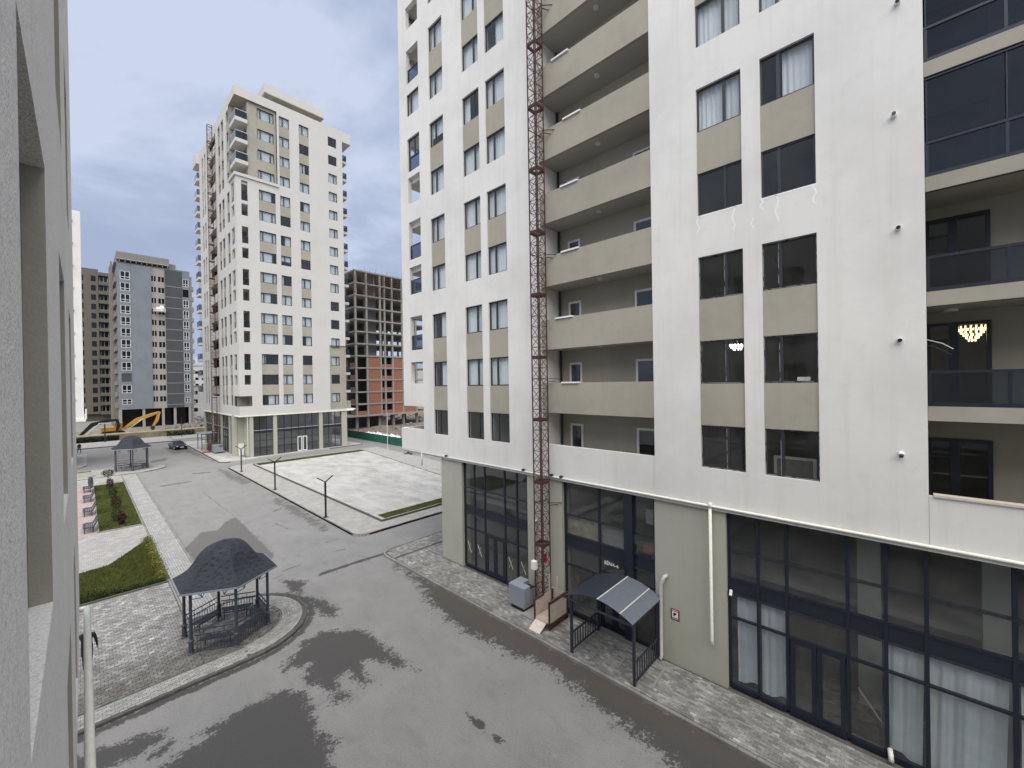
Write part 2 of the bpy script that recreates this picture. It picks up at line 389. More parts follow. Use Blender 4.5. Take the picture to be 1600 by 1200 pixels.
def wall(mb, F, a0, a1, z0, z1, holes, depth, o=0.0):
    xs = sorted({a0, a1, *[h[0] for h in holes], *[h[1] for h in holes]}); zs = sorted({z0, z1, *[h[2] for h in holes], *[h[3] for h in holes]})
    xs = [x for x in xs if a0 - 1e-6 <= x <= a1 + 1e-6]; zs = [z for z in zs if z0 - 1e-6 <= z <= z1 + 1e-6]
    for i in range(len(xs) - 1):
        run = None
        for j in range(len(zs) - 1):
            cx, cz = (xs[i] + xs[i + 1]) / 2, (zs[j] + zs[j + 1]) / 2
            solid = not any(h[0] < cx < h[1] and h[2] < cz < h[3] for h in holes)
            if solid and run is None: run = zs[j]
            if run is not None and (not solid or j == len(zs) - 2):
                e_ = zs[j + 1] if solid else zs[j]
                mb.quad(F.p(xs[i], o, run), F.p(xs[i + 1], o, run), F.p(xs[i + 1], o, e_), F.p(xs[i], o, e_)); run = None
    for h in holes:
        d = h[4] if len(h) > 4 else depth; p = o - d; x0, x1, q0, q1 = h[:4]
        mb.quad(F.p(x0, o, q0), F.p(x0, p, q0), F.p(x0, p, q1), F.p(x0, o, q1)); mb.quad(F.p(x1, o, q0), F.p(x1, o, q1), F.p(x1, p, q1), F.p(x1, p, q0))
        mb.quad(F.p(x0, o, q0), F.p(x1, o, q0), F.p(x1, p, q0), F.p(x0, p, q0)); mb.quad(F.p(x0, o, q1), F.p(x0, p, q1), F.p(x1, p, q1), F.p(x1, o, q1))
    return mb
# ---- windows: a frame (the part 'window') with panes and a curtain as sub-parts; local x right, -y out, z up, origin at the sill's middle
WM = {}
def win_meshes(key, w, h, splits, fr=.06, dp=.07):
    if key in WM: return WM[key]
    m = MB(); m.box(-w / 2, -dp / 2, 0, w / 2, dp / 2, fr); m.box(-w / 2, -dp / 2, h - fr, w / 2, dp / 2, h)
    m.box(-w / 2, -dp / 2, fr, -w / 2 + fr, dp / 2, h - fr); m.box(w / 2 - fr, -dp / 2, fr, w / 2, dp / 2, h - fr)
    xs = [-w / 2 + fr] + [-w / 2 + w * s for s in splits] + [w / 2 - fr]
    panes = []
    for s in splits:
        x = -w / 2 + w * s; m.box(x - fr * .75, -dp / 2 - .004, fr, x + fr * .75, dp / 2, h - fr)
    for i in range(len(xs) - 1):
        a = xs[i] + (fr * .7 if i else -.004); b = xs[i + 1] - (fr * .7 if i < len(xs) - 2 else -.004)
        panes.append(MB().box(a, -.005, fr - .004, b, .005, h - fr + .004).mesh('pane'))
    def curt(a, b, z0):
        c = MB(); n = max(6, int((b - a) / .035)); ph = random.random() * 6; pr = None
        for k in range(n + 1):
            x = a + (b - a) * k / n; y = .16 + .022 * math.sin(k * 1.35 + ph) + .012 * math.sin(k * .47 + ph * 2)
            if pr: c.quad((pr[0], pr[1], z0), (x, y, z0), (x, y, h + .02), (pr[0], pr[1], h + .02))
            pr = (x, y)
        return c.mesh('curtain')
    cs = [curt(-w / 2 - .05, w / 2 + .05, -.1), curt(-w / 2 - .05, w * .12, -.1), curt(-w * .1, w / 2 + .05, -.1), curt(-w / 2 - .05, -w * .22, -.1), curt(-w / 2 - .05, w / 2 + .05, h * .45), curt(-w / 2 - .05, w * .3, -.1)]
    WM[key] = (m.mesh('window'), panes, cs); return WM[key]
def window(F, a0, a1, z0, z1, out, parent, splits=(.4,), fmat='frame_dark', gmat='pane_glass', cur=None, cmat='curtain', fr=.06, var=0):
    w, h = round(a1 - a0, 3), round(z1 - z0, 3); key = (w, h, splits, fr, fmat, gmat, var)
    fm, pm, cm = win_meshes(key, w, h, splits, fr)
    if not fm.materials:
        fm.materials.append(M[fmat]); [p.materials.append(M[gmat]) for p in pm]; [c.materials.append(M[cmat]) for c in cm]
    p = F.p((a0 + a1) / 2, out, z0); o = bpy.data.objects.new('window', fm); col.objects.link(o)
    o.parent = parent; o.location = p - wloc(parent); o.rotation_euler.z = F.rz
    for m_ in pm:
        q = bpy.data.objects.new('pane', m_); col.objects.link(q); q.parent = o
    if cur is not None:
        q = bpy.data.objects.new('curtain', cm[cur]); col.objects.link(q); q.parent = o
    return o
# ================================================================== right apartment building
FR = Fr(15.25, 0, R(-90)); FG = Fr(15.32, 0, R(-90)); FS = Fr(15.52, 0, R(-90))
RB = thing('apartment_building', 'tall white and taupe apartment building with glass shopfronts filling the right side', 'building', (15.3, 12, 0))
ZTOP = 40.0
def sill(k): return 7.75 + 3.0 * (k - 1)
GROUPS = [(1, 3), (4, 5), (6, 7), (8, 9), (10, 11)]
def slots(cols, kmax=10):
    h = []
    for y0, y1 in cols:
        for a, b in GROUPS: h.append((-y1, -y0, sill(a), min(sill(b) + 1.52, ZTOP - .4)))
    return h
LC = [(19.88, 21.29), (16.66, 18.08), (14.69, 16.14)]
RC = [(3.73, 5.17), (1.74, 3.18)]
# left wing: wall with window strips and loggia openings by the corner
OP = [(2, 10.95, 12.37, 0), (3, 13.17, 15.4, 1), (4, 16.9, 18.72, 1), (5, 19.22, 21.75, 1), (6, 22.95, 24.72, 0), (7, 25.1, 27.33, 2), (8, 28.83, 30.28, 3), (9, 31.0, 33.22, 1), (10, 34.6, 36.1, 0)]
holes = slots(LC) + [(-23.81, -22.42, a, b) for _, a, b, _ in OP] + [(-24.74, -22.42, 7.93, 9.44, .001)]
obj('wall', wall(MB(), FR, -24.74, -12.45, 6.42, ZTOP, holes, .28), 'white_render', RB)
# corner end wall (seen through the loggia openings) and loggia interior
FE = Fr(0, 24.74, R(180))       # faces +y, s = -x
h2 = [(-17.2, -15.65, a, b) for _, a, b, _ in OP] + [(-17.6, -15.25, 7.93, 9.44, .001)]
obj('end_wall', wall(MB(), FE, -33, -15.25, 6.42, ZTOP, h2, .25), 'white_render', RB)
m = MB(); m.box(17.7, 21.95, 6.5, 17.9, 24.45, ZTOP - .1); m.box(15.56, 21.75, 6.5, 17.7, 21.95, ZTOP - .1)
obj('loggia_wall', m, 'taupe_render', RB)
for k in range(1, 12): obj('loggia_floor', MB().box(15.54, 21.96, 6.45 + 3 * (k - 1), 17.69, 24.48, 6.75 + 3 * (k - 1)), 'white_render', RB)
for k, a, b, kind in OP:
    if kind in (1, 2):
        g = MB(); zt = a + (.95 if kind == 1 else .95); FR.box(g, -23.79, -22.44, -.14, -.13, a + .04, zt)
        q = obj('balustrade', g, 'blue_glass', RB)
        r_ = MB(); FR.box(r_, -23.8, -22.43, -.17, -.10, zt, zt + .05); FR.box(r_, -23.8, -22.43, -.17, -.10, a, a + .05); FR.box(r_, -23.8, -23.75, -.165, -.105, a + .05, zt); obj('rail', r_, 'frame_dark', q)
    if kind == 2:
        window(FR, -23.81, -22.42, a + 1.0, b, -.14, RB, (.5,), cur=None)
    if kind == 3:
        window(FR, -23.81, -22.42, a, b, -.1, RB, (.3,), cur=0)
m = MB(); m.box(15.20, 22.42, 6.5, 15.45, 25.02, 7.925); m.box(15.45, 24.78, 6.5, 17.7, 25.02, 7.925); obj('loggia_parapet', m, 'white_render', RB)
obj('loggia_jamb', MB().box(15.262, 22.2, 7.93, 15.54, 22.415, 9.44), 'white_render', RB)
# air conditioner in a loggia
m = MB(); m.box(16.2, 22.0, 20.6, 16.6, 22.35, 21.2); obj('air_conditioner', m, 'frame_white', RB, bevel=.02)
# right wing
obj('wall', wall(MB(), FR, -6.89, .55, 6.42, ZTOP, slots(RC), .28), 'white_render', RB)
# spandrels and windows
def fill(cols, rows, dark, splits_by_col):
    for ci, (y0, y1) in enumerate(cols):
        for a, b in GROUPS:
            for k in range(a, b):
                s_ = MB(); FR.box(s_, -y1 + .004, -y0 - .004, -.30, -.045, sill(k) + 1.52, sill(k + 1)); obj('spandrel', s_, 'taupe_render', RB)
        for k in range(1, rows + 1):
            r = random.random(); c = dark(ci, k, r)
            window(FR, -y1, -y0, sill(k), sill(k) + 1.52, -.13, RB, (splits_by_col[ci],), cur=c, var=ci * 3 + k % 3)
fill(LC, 10, lambda ci, k, r: None if k == 1 else (0 if r < (.72 if k > 3 else .35) else random.choice((1, 2, 3, 4, 5))), (.38, .66, .38))
fill(RC, 7, lambda ci, k, r: {(0, 5): 0, (0, 6): 0, (1, 5): 2, (0, 7): 0, (1, 6): 0}.get((ci, k)), (.62, .34))
for ci, (y0, y1) in enumerate(RC):
    for k in (1, 2, 3):
        m = MB(); x = 15.338; z0, z1 = sill(k), sill(k) + 1.52; ym = y1 - (y1 - y0) * (.62, .34)[ci]
        def ln(a, b, c, d):
            n = 14
            for i in range(n):
                if random.random() < .28: continue
                t0, t1 = i / n, (i + 1) / n; w_ = random.uniform(.008, .022)
                m.bar((x, a + (c - a) * t0, b + (d - b) * t0), (x, a + (c - a) * t1, b + (d - b) * t1), w_, .006)
        ln(y0 + .03, z0 + .03, y1 - .03, z0 + .03); ln(y0 + .02, z0 + .04, y0 + .02, z1 - .04); ln(y1 - .02, z0 + .04, y1 - .02, z1 - .04); ln(ym + .05, z0 + .06, ym + .05, z1 - .06); ln(y0 + .05, z1 - .02, y1 - .05, z1 - .02)
        tag(obj('sealant', m, 'pipe_grey', RB), kind='stuff')
# sealant smears and paint drips under the fourth row (real dried paint)
m = MB()
for y, z, l in ((5.15, 16.72, .55), (4.0, 16.72, .75), (3.17, 16.70, .35), (2.75, 16.72, .85), (1.78, 16.70, .6), (3.45, 16.2, .35)):
    x = 15.246; yy = y
    pts = [(yy + .05 * math.sin(i * 1.7 + y), z - l * i / 5) for i in range(6)]
    for i in range(5): m.quad((x, pts[i][0] - .03, pts[i][1]), (x, pts[i][0] + .03, pts[i][1]), (x, pts[i + 1][0] + .022, pts[i + 1][1]), (x, pts[i + 1][0] - .022, pts[i + 1][1]))
for y0, y1 in RC:
    m.quad((15.246, y0 - .03, 16.70), (15.246, y1 + .03, 16.70), (15.246, y1 + .03, 16.745), (15.246, y0 - .03, 16.745))
obj('paint_drips', m, 'paint_white', RB)
# cable / flue sleeves on the blank strip
for y, z, t_ in ((.02, 17.95, 0), (-.04, 14.9, 1), (-.04, 11.89, 2), (-.04, 8.83, 3), (-.08, 20.96, 2)):
    m = MB(); m.tube([(15.25, y, z), (15.13, y, z + (.03, 0, -.02, -.06)[t_])], .062, 14); q = obj('flue_sleeve', m, 'frame_white', RB, smooth=False)
    m = MB(); m.tube([(15.135, y, z + (.03, 0, -.02, -.06)[t_]), (15.10, y, z + (.035, 0, -.025, -.09)[t_])], .045, 12); obj('opening', m, 'black_paint', q)
# ---- recessed galleries between the wings
GB = 16.72
obj('gallery_wall', (lambda m: (m.box(GB, 6.3, 6.5, GB + .2, 12.9, ZTOP)))(MB()), 'taupe_render', RB)
m = MB(); m.box(15.30, 12.452, 6.45, GB, 12.7, ZTOP - .2); m.box(15.30, 6.64, 6.45, GB, 6.888, ZTOP - .2); obj('gallery_side_wall', m, 'white_render', RB)
for k in range(1, 12):
    b = 6.44 + 3.0 * (k - 1)
    m = MB(); m.box(15.27, 6.892, b, 15.42, 12.448, b + (1.5 if k == 1 else 1.42)); obj('gallery_parapet', m, 'white_render' if k == 1 else 'taupe_render', RB)
    m = MB(); m.box(15.42, 6.892, b + .02, GB, 12.448, b + .30); obj('gallery_slab', m, 'ceiling_plaster', RB)
    fz = b + .30
    m = MB(); m.tube([(15.85, 9.55, b + .02), (15.85, 9.55, b - .05)], .12, 16); obj('ceiling_lamp', m, 'lamp_glass', RB)
    for (y0, y1) in ((11.12, 11.85), (7.4, 8.33)):
        mm = MB(); d0 = fz; d1 = fz + 2.1; x = GB - .03
        for q in ((y0, y0 + .1, d0, d1), (y1 - .1, y1, d0, d1), (y0 + .1, y1 - .1, d1 - .1, d1), (y0 + .1, y1 - .1, d0, d0 + .65)): mm.box(x - .02, q[0], q[2], x + .02, q[1], q[3])
        dr = obj('gallery_door', mm, 'frame_white', RB)
        obj('pane', MB().box(x - .006, y0 + .1, d0 + .65, x + .006, y1 - .1, d1 - .1), 'pane_glass', dr)
        obj('dark_room_sheet', MB().box(x + .02, y0 + .02, d0, x + .028, y1 - .02, d1), 'void_glass', dr)  # black sheet behind the pane stands in for the unlit room
    if k in (2, 3, 4, 5, 6, 7):
        y0 = (11.3, 11.6, 11.2, 11.2, 11.0, 11.6)[k - 2]
        m = MB(); m.box(15.20, y0 - .95, b + 1.39, 15.44, y0, b + 1.46); obj('board', m, 'bag_white', RB)
m = MB(); m.tube([(GB - .08, 12.36, 6.8), (GB - .08, 12.36, ZTOP - 1)], .05, 8); obj('drainpipe', m, 'frame_dark', RB)
# ---- balconies at the right end
BX = 17.05
obj('balcony_wall', wall(MB(), Fr(BX, 0, R(-90)), .3, 9, 6.5, ZTOP, [(.60, 1.85, (6.8 if k == 1 else 7.1 + 3.0 * (k - 1)) + .01, (6.8 if k == 1 else 7.1 + 3.0 * (k - 1)) + 2.3) for k in range(1, 11)], .2), 'taupe_render', RB)
obj('balcony_side_wall', MB().box(15.30, -.554, 6.45, BX, -.34, ZTOP - .2), 'taupe_render', RB)
obj('balcony_parapet', MB().box(15.25, -9, 6.42, 15.42, -.556, 7.74), 'white_render', RB)
obj('parapet_coping', MB().box(15.20, -9, 7.743, 15.46, -.64, 7.80), 'ramp_metal', RB)
for k in range(1, 11):
    t_ = 7.1 + 3.0 * (k - 1)
    if k == 1:
        obj('balcony_slab', MB().box(15.42, -9, 6.45, BX, -.556, 6.8), 'inner_concrete', RB)
    else:
        sl_ = obj('balcony_slab', MB().box(15.28, -9, t_ - .38, BX, -.556, t_), 'taupe_render', RB)
        obj('drip_edge', MB().box(15.262, -9, t_ - .40, 15.36, -.556, t_ - .383), 'steel_dark', sl_)
        g = obj('balustrade', MB().box(15.33, -9, t_ + .10, 15.342, -.58, t_ + .86), 'blue_glass', RB)
        rr_ = MB(); rr_.box(15.30, -9, t_ + .003, 15.37, -.56, t_ + .10); rr_.box(15.30, -9, t_ + .86, 15.37, -.56, t_ + .93)
        for y in (-.6, -1.95, -3.3): rr_.box(15.31, y - .03, t_ + .10, 15.36, y + .03, t_ + .86)
        obj('rail', rr_, 'frame_navy', g)
    if k >= 4:
        zt = 7.1 + 3.0 * k - .405
        for i in range(3):
            y1 = -.6 - 1.35 * i
            q = obj('glazing_panel', MB().box(15.325, y1 - 1.32, t_ + .95, 15.335, y1, zt - .06), 'blue_glass', RB)
        fm = MB(); fm.box(15.29, -9, zt - .06, 15.38, -.56, zt - .003)
        for i in range(4): fm.box(15.31, -.6 - 1.35 * i - .012, t_ + .94, 15.35, -.6 - 1.35 * i + .012, zt - .06)
        obj('glazing_rail', fm, 'frame_navy', RB)
    fz = 6.8 if k == 1 else t_
    # balcony door with side light
    for (y0, y1, z0, z1) in ((-1.15, -.60, fz, fz + 2.3), (-1.85, -1.15, fz + .02, fz + 2.3)):
        mm = MB(); x = BX - .03; f_ = .09
        mm.box(x - .03, y0, z0, x + .03, y0 + f_, z1); mm.box(x - .03, y1 - f_, z0, x + .03, y1, z1); mm.box(x - .03, y0 + f_, z1 - f_, x + .03, y1 - f_, z1); mm.box(x - .03, y0 + f_, z0, x + .03, y1 - f_, z0 + f_)
        if y1 > -1: mm.box(x - .03, y0 + f_, z1 - .55, x + .03, y1 - f_, z1 - .47)
        dr = obj('balcony_door', mm, 'frame_navy', RB)
        obj('pane', MB().box(x - .006, y0 + f_, z0 + f_, x + .006, y1 - f_, z1 - f_), 'pane_glass', dr)
m = MB(); m.tube([(16.3, -1.05, 12.64), (16.3, -1.05, 12.715)], .15, 18); obj('ceiling_lamp', m, 'lamp_glass', RB)
# ---- slabs, rooms, roof
m = MB()
for k in range(1, 12): m.box(15.56, -9, 6.47 + 3.0 * (k - 1), 16.0, 6.6, 6.75 + 3.0 * (k - 1)) if False else None
for k in range(1, 12):
    z = 6.47 + 3.0 * (k - 1)
    m.box(15.54, .0, z, 22, 6.62, z + .28); m.box(15.54, 12.72, z, 22, 21.74, z + .28); m.box(BX + .22, -9, z, 22, -.02, z + .28)
obj('floor_slab', m, 'ceiling_plaster', RB)
m = MB(); m.box(22.02, -9, 6.5, 22.2, 24.4, ZTOP)
for y in (-.01, 3.44, 6.63, 12.71, 16.38, 19.0): m.box(15.56 if y > 0 else BX + .21, y, 6.8, 22, y + .1, ZTOP)
obj('room_wall', m, 'room_wall', RB)
obj('roof', MB().box(15.26, -9, ZTOP + .01, 33, 24.73, ZTOP + .4), 'white_render', RB)
obj('rear_wall', MB().box(32.7, -9, 0, 33, 24.45, ZTOP), 'white_render', RB)
obj('south_wall', MB().box(15.3, -9.3, 0, 33, -9.02, ZTOP), 'white_render', RB)
# ---- ground floor: piers
SWZ = .13
for (y0, y1) in ((18.75, 20.72), (11.44, 13.6), (4.41, 6.97)):
    obj('pier', MB().box(15.32, y0, SWZ - .02, 15.95, y1, 6.40), 'olive_render', RB)
obj('end_pier', MB().box(17.2, 20.9, 0, 17.65, 21.6, 6.40), 'olive_render', RB)
obj('ground_end_wall', MB().box(16.0, 20.4, 0, 33, 20.7, 6.40), 'olive_render', RB)
obj('soffit', MB().box(15.26, -9, 6.404, 33, 24.73, 6.45), 'pipe_cream', RB)
obj('cornice', MB().box(15.20, -9, 6.30, 15.52, 24.74, 6.40), 'pipe_grey', RB)
m = MB(); m.tube([(15.165, -9, 6.44), (15.165, 24.85, 6.44)], .045, 8); obj('gutter_pipe', m, 'pipe_cream', RB, smooth=True)
m = MB(); m.tube([(15.16, 4.86, 6.5), (15.17, 4.86, 1.72), (15.14, 4.84, 1.56)], .055, 8); m.tube([(15.16, 4.86, 6.38), (15.16, 4.86, 6.55)], .07, 8); obj('drainpipe', m, 'pipe_cream', RB, smooth=True)
m = MB(); m.tube([(15.3, 6.50, 3.42), (15.2, 6.55, 3.40), (15.17, 6.62, 3.25), (15.2, 6.70, 3.05), (15.21, 6.72, .30), (15.12, 6.74, .18)], .065, 10); obj('drainpipe', m, 'pipe_grey', RB, smooth=True)
m = MB(); m.tube([(15.3, 12.95, 4.12), (15.2, 12.98, 4.08), (15.19, 13.02, 3.9), (15.19, 13.04, .3)], .06, 8); obj('drainpipe', m, 'pipe_grey', RB, smooth=True)
m = MB(); m.tube([(15.165, 22.6, 6.5), (15.165, 22.6, 5.6)], .045, 8); obj('drainpipe', m, 'pipe_cream', RB, smooth=True)
for y in (20.0, 13.7, 11.9, 11.35): 
    m = MB(); m.box(15.10, y - .07, 6.46, 15.22, y + .07, 6.56); obj('pipe_bracket', m, 'frame_dark', RB)
# ---- shopfronts
def shop(ys, zs, navy, doors, name='shopfront', thick=()):
    """ys descending (left to right seen from the street), zs ascending transom heights"""
    x0, x1 = 15.47, 15.57
    for y in ys:
        w_ = .045
        obj('mullion', MB().box(x0, y - w_, SWZ + .1, x1, y + w_, 6.29), 'frame_navy', RB)
    for i in range(len(ys) - 1):
        a, b = ys[i + 1] + .046, ys[i] - .046
        obj('sill_rail', MB().box(x0 - .02, a, SWZ + .01, x1, b, SWZ + .16), 'frame_navy', RB)
        for j, z in enumerate(zs): 
            if (i, j) == (-1, -1): continue
            obj('transom', MB().box(x0 + .004, a, z - .035, x1, b, z + .035), 'frame_dark' if j % 2 else 'frame_navy', RB)
        lv = [SWZ + .16] + list(zs) + [6.29]
        for j in range(len(lv) - 1):
            z0, z1 = lv[j] + (.036 if j else .002), lv[j + 1] - (.036 if j < len(lv) - 2 else .002)
            if j == navy: obj('navy_panel', MB().box(x0 + .03, a, z0, x1 - .03, b, z1), 'frame_navy', RB); continue
            if j == 0 and i in doors:
                mid = (a + b) / 2
                for (p, q) in ((a + .03, mid - .012), (mid + .012, b - .03)):
                    mm = MB(); f_ = .12; xa, xb = x0 + .01, x1 - .02; zz = SWZ + .06
                    mm.box(xa, p, zz, xb, p + f_, z1); mm.box(xa, q - f_, zz, xb, q, z1); mm.box(xa, p + f_, z1 - f_, xb, q - f_, z1); mm.box(xa, p + f_, zz, xb, q - f_, zz + .22)
                    dr = obj('door', mm, 'frame_navy', RB)
                    obj('pane', MB().box(x0 + .04, p + f_, zz + .22, x0 + .05, q - f_, z1 - f_), 'shop_glass', dr)
                    hy = q - .06 if q < mid else p + .06
                    obj('handle', MB().tube([(xa - .05, hy, 1.0), (xa - .05, hy, 1.5)], .015, 6), 'frame_dark', dr)
            else:
                obj('pane', MB().box(x0 + .045, a, z0, x0 + .055, b, z1), 'shop_glass', RB)
shop([18.70, 17.83, 16.95, 15.38, 14.49, 13.65], [2.43, 3.29, 3.74, 4.80], 2, (2,))
shop([11.39, 9.57, 8.12, 7.04], [2.40, 3.22, 3.77, 4.72], 2, (1,))
obj('navy_column', MB().box(15.33, 7.93, SWZ, 15.46, 8.31, 6.29), 'frame_navy', RB)
shop([4.36, 3.48, 2.67, 1.15, .32, -.49, -2.0, -3.2, -4.6], [2.60, 3.42, 3.94, 4.94], 2, (2,))
# taped crosses on the left shopfront
for y in (18.28, 17.4, 14.95, 14.05):
    m = MB(); m.bar((15.455, y - .16, 1.05), (15.455, y + .16, 1.65), .03, .006); m.bar((15.455, y + .14, 1.08), (15.455, y - .12, 1.58), .03, .006); obj('tape_cross', m, 'tape', RB)
# lettering above the entrance
cu = bpy.data.curves.new('lettering', 'FONT'); cu.body = 'B\u0130NA-6'; cu.size = .21; cu.extrude = .008; cu.align_x = 'CENTER'
tl_ = bpy.data.objects.new('tmp', cu); col.objects.link(tl_); ltm = bpy.data.meshes.new_from_object(tl_.evaluated_get(bpy.context.evaluated_depsgraph_get())); bpy.data.objects.remove(tl_)
ltm.materials.clear(); ltm.materials.append(M['sign_white']); lt = bpy.data.objects.new('lettering', ltm); col.objects.link(lt)
lt.rotation_euler = (R(90), 0, R(-90)); lt.parent = RB; lt.matrix_parent_inverse = Matrix.Translation(-wloc(RB)); lt.location = (15.46, 8.98, 2.98)
# camera on the shopfront
m = MB(); m.tube([(15.45, 4.3, 3.55), (15.3, 4.28, 3.42)], .05, 8); obj('security_camera', m, 'frame_white', RB)
# shop interior
m = MB(); m.box(15.62, -9, .05, 23, 20.35, .12); obj('shop_floor', m, 'dark_floor', RB)
m = MB(); m.box(17.0, -9, 3.55, 23, 20.35, 3.75); obj('mezzanine', m, 'inner_concrete', RB)
m = MB(); m.box(23.02, -9, 0, 23.2, 20.35, 6.38)
for y in (19.9, 13.0, 11.6, 5.6, -4.9): m.box(15.97, y, .13, 23, y + .2, 6.38)
obj('shop_wall', m, 'inner_concrete', RB)
for y in (1.0, -1.6): obj('shop_column', MB().box(16.7, y - .55, .13, 17.0 - .01, y, 6.38), 'room_wall', RB)
def drape(y0, y1, z0, z1, x=15.66, sag=.15, lean=0):
    c = MB(); n = max(8, int(abs(y1 - y0) / .03)); pr = None
    for k in range(n + 1):
        y = y0 + (y1 - y0) * k / n; xx = x + .022 * math.sin(k * .55 + y0 * 3 + math.sin(k * .13)) + .02 * math.sin(k * .21 + y0) + .008 * math.sin(k * 1.3); zb = z0 + sag * (.5 + .5 * math.sin(k * .21 + y0))
        if pr:
            for j in range(6):
                f0, f1 = j / 6, (j + 1) / 6
                c.quad((pr[1] + .02 * math.sin(j), pr[0] + lean * (1 - f0), pr[2] + (z1 - pr[2]) * f0), (xx + .02 * math.sin(j), y + lean * (1 - f0), zb + (z1 - zb) * f0), (xx + .02 * math.sin(j + 1), y + lean * (1 - f1), zb + (z1 - zb) * f1), (pr[1] + .02 * math.sin(j + 1), pr[0] + lean * (1 - f1), pr[2] + (z1 - pr[2]) * f1))
        pr = (y, xx, zb)
    return obj('shop_curtain', c, 'curtain_shop', RB, smooth=True)
drape(4.15, 3.5, .35, 3.40); drape(3.42, 2.72, .3, 3.40); drape(.28, -.44, .2, 3.40, lean=.06); drape(-.54, -1.92, .12, 3.40, lean=.08); drape(-2.1, -3.1, .15, 3.4)
# boards and sheeting behind the middle shopfront
m = MB(); m.box(15.62, 9.62, 3.8, 15.66, 11.35, 4.68); obj('cardboard', m, 'card', RB)
m = MB(); m.box(15.62, 8.35, 3.8, 15.66, 9.52, 4.66); obj('cardboard', m, 'inner_concrete', RB)
m = MB(); m.box(16.2, 7.1, 4.9, 16.3, 7.75, 5.5)
obj('stored_panel', m, 'pipe_grey', RB)
m = MB(); m.box(15.8, 7.2, 3.80, 16.1, 7.7, 4.15); obj('stored_box', m, 'terracotta', RB)
# rubbish heap behind the right shopfront
m = MB(); m.box(15.9, .5, .13, 16.5, 1.0, .75); m.box(15.75, .55, .75, 16.2, .95, .95); obj('stored_crate', m, 'bark', RB)
obj('plank', MB().bar((15.75, .95, 1.65), (15.8, .45, .9), .09, .03), 'ply', RB)
obj('stored_panel', MB().box(16.15, 1.92, 7.4, 16.25, 3.1, 8.28), 'pipe_grey', RB); obj('stored_panel', MB().box(16.13, 2.02, 7.48, 16.149, 3.0, 8.2), 'dark_floor', RB)
obj('stored_box', MB().box(15.56, 1.98, 10.72, 15.7, 2.32, 10.93), 'bag_white', RB)
m = MB(); m.tube([(15.50, .27, .42), (15.36, .25, .34), (15.31, .24, .2)], .06, 10); obj('drain_spout', m, 'pipe_cream', RB, smooth=True)
for k, (y, z) in enumerate(((-.75, 11.75), (-.72, 11.6))):
    m = MB(); m.tube([(15.6, -.56, z + .12), (15.62, y - .1, z), (15.66, y - .3, z - .16)], .012, 5); obj('cable_end', m, 'frame_white' if k == 0 else 'black_paint', RB)
# ---- top-level things in and on the building
def chandelier(loc, label, mat, tiers=6, r=.32):
    c = thing('chandelier', label, 'chandelier', loc)
    for i in range(tiers):
        m = MB(); rr = r * (1 - i / (tiers + .5)); n = max(6, int(rr * 60))
        for j in range(n):
            a = 2 * math.pi * j / n; x, y = loc[0] + rr * math.cos(a), loc[1] + rr * math.sin(a); z = loc[2] - i * .075
            m.box(x - .016, y - .016, z - .07, x + .016, y + .016, z)
        obj('crystal_tier', m, mat, c)
    obj('stem', MB().tube([(loc[0], loc[1], loc[2]), (loc[0], loc[1], loc[2] + .22)], .012, 6), 'ramp_metal', c)
    return c
chandelier((17.7, -1.56, 12.32), 'lit crystal chandelier seen through the balcony door in the right-hand flat', 'crystal_light')
chandelier((17.2, 4.44, 12.22), 'lit white chandelier behind the second-floor window left of the pair', 'white_light', 3, .3)
sg = thing('fire_sign', 'small red fire-point sign with white pictogram on the olive wall', 'sign', (15.318, 6.21, 1.85))
obj('plate', MB().box(15.30, 6.05, 1.82, 15.318, 6.37, 2.22), 'sign_red', sg)
obj('pictogram_field', MB().box(15.296, 6.10, 1.91, 15.30, 6.32, 2.13), 'sign_white', sg)
m = MB(); m.box(15.293, 6.16, 2.02, 15.296, 6.27, 2.09); m.box(15.293, 6.22, 1.96, 15.296, 6.27, 2.02); obj('pictogram', m, 'black_paint', sg)
m = MB(); m.box(15.297, 6.09, 2.165, 15.30, 6.33, 2.185); m.box(15.297, 6.09, 1.86, 15.30, 6.33, 1.875); obj('text_line', m, 'sign_white', sg)

# ================================================================== near building on the left (the camera leans out of it)
LBX = -.10
FL = Fr(LBX, 0, R(90))     # s = y
LB = thing('near_apartment_building', 'rough grey-white rendered building wall with window recesses at the left edge', 'building', (-5, 2, 0))
h = []
for (y0, y1) in ((1.56, 2.68), (4.15, 5.35), (6.95, 8.15)):
    for f in (-1, 0, 1, 2):
        h.append((y0, y1, 9.98 + 3 * f, 11.86 + 3 * f))
obj('wall', wall(MB(), FL, -20, 11.6, 6.75, 20.5, h, .07), 'near_render', LB)
for (y0, y1) in ((1.56, 2.68), (4.15, 5.35), (6.95, 8.15)):
    for f in (-1, 0, 1, 2):
        z0, z1 = 9.98 + 3 * f, 11.86 + 3 * f
        mm = MB(); FL.box(mm, y0 - .01, y1 + .01, -.26, -.068, z0 - .02, z1 + .02, '')
        window(FL, y0, y1, z0, z1, -.11, LB, (.5,), cur=None)
        obj('jamb', (lambda q: (FL.box(q, y1 - .002, y1 + .05, -.07, -.001, z0, z1)))(MB()), 'taupe_render', LB)
m = MB(); m.box(-.45, -20, 6.75, -.34, 11.55, 20.4); obj('inner_wall', m, 'room_wall', LB)
obj('end_wall', MB().box(-12, 11.60, 6.75, LBX - .001, 11.62, 20.5), 'near_render', LB)
obj('body', MB().box(-12, -20, 6.76, -.46, 11.58, 20.6), 'near_render', LB)
obj('ground_floor', MB().box(-12, -20, 0, -3.0, 8.5, 6.74), 'olive_render', LB)
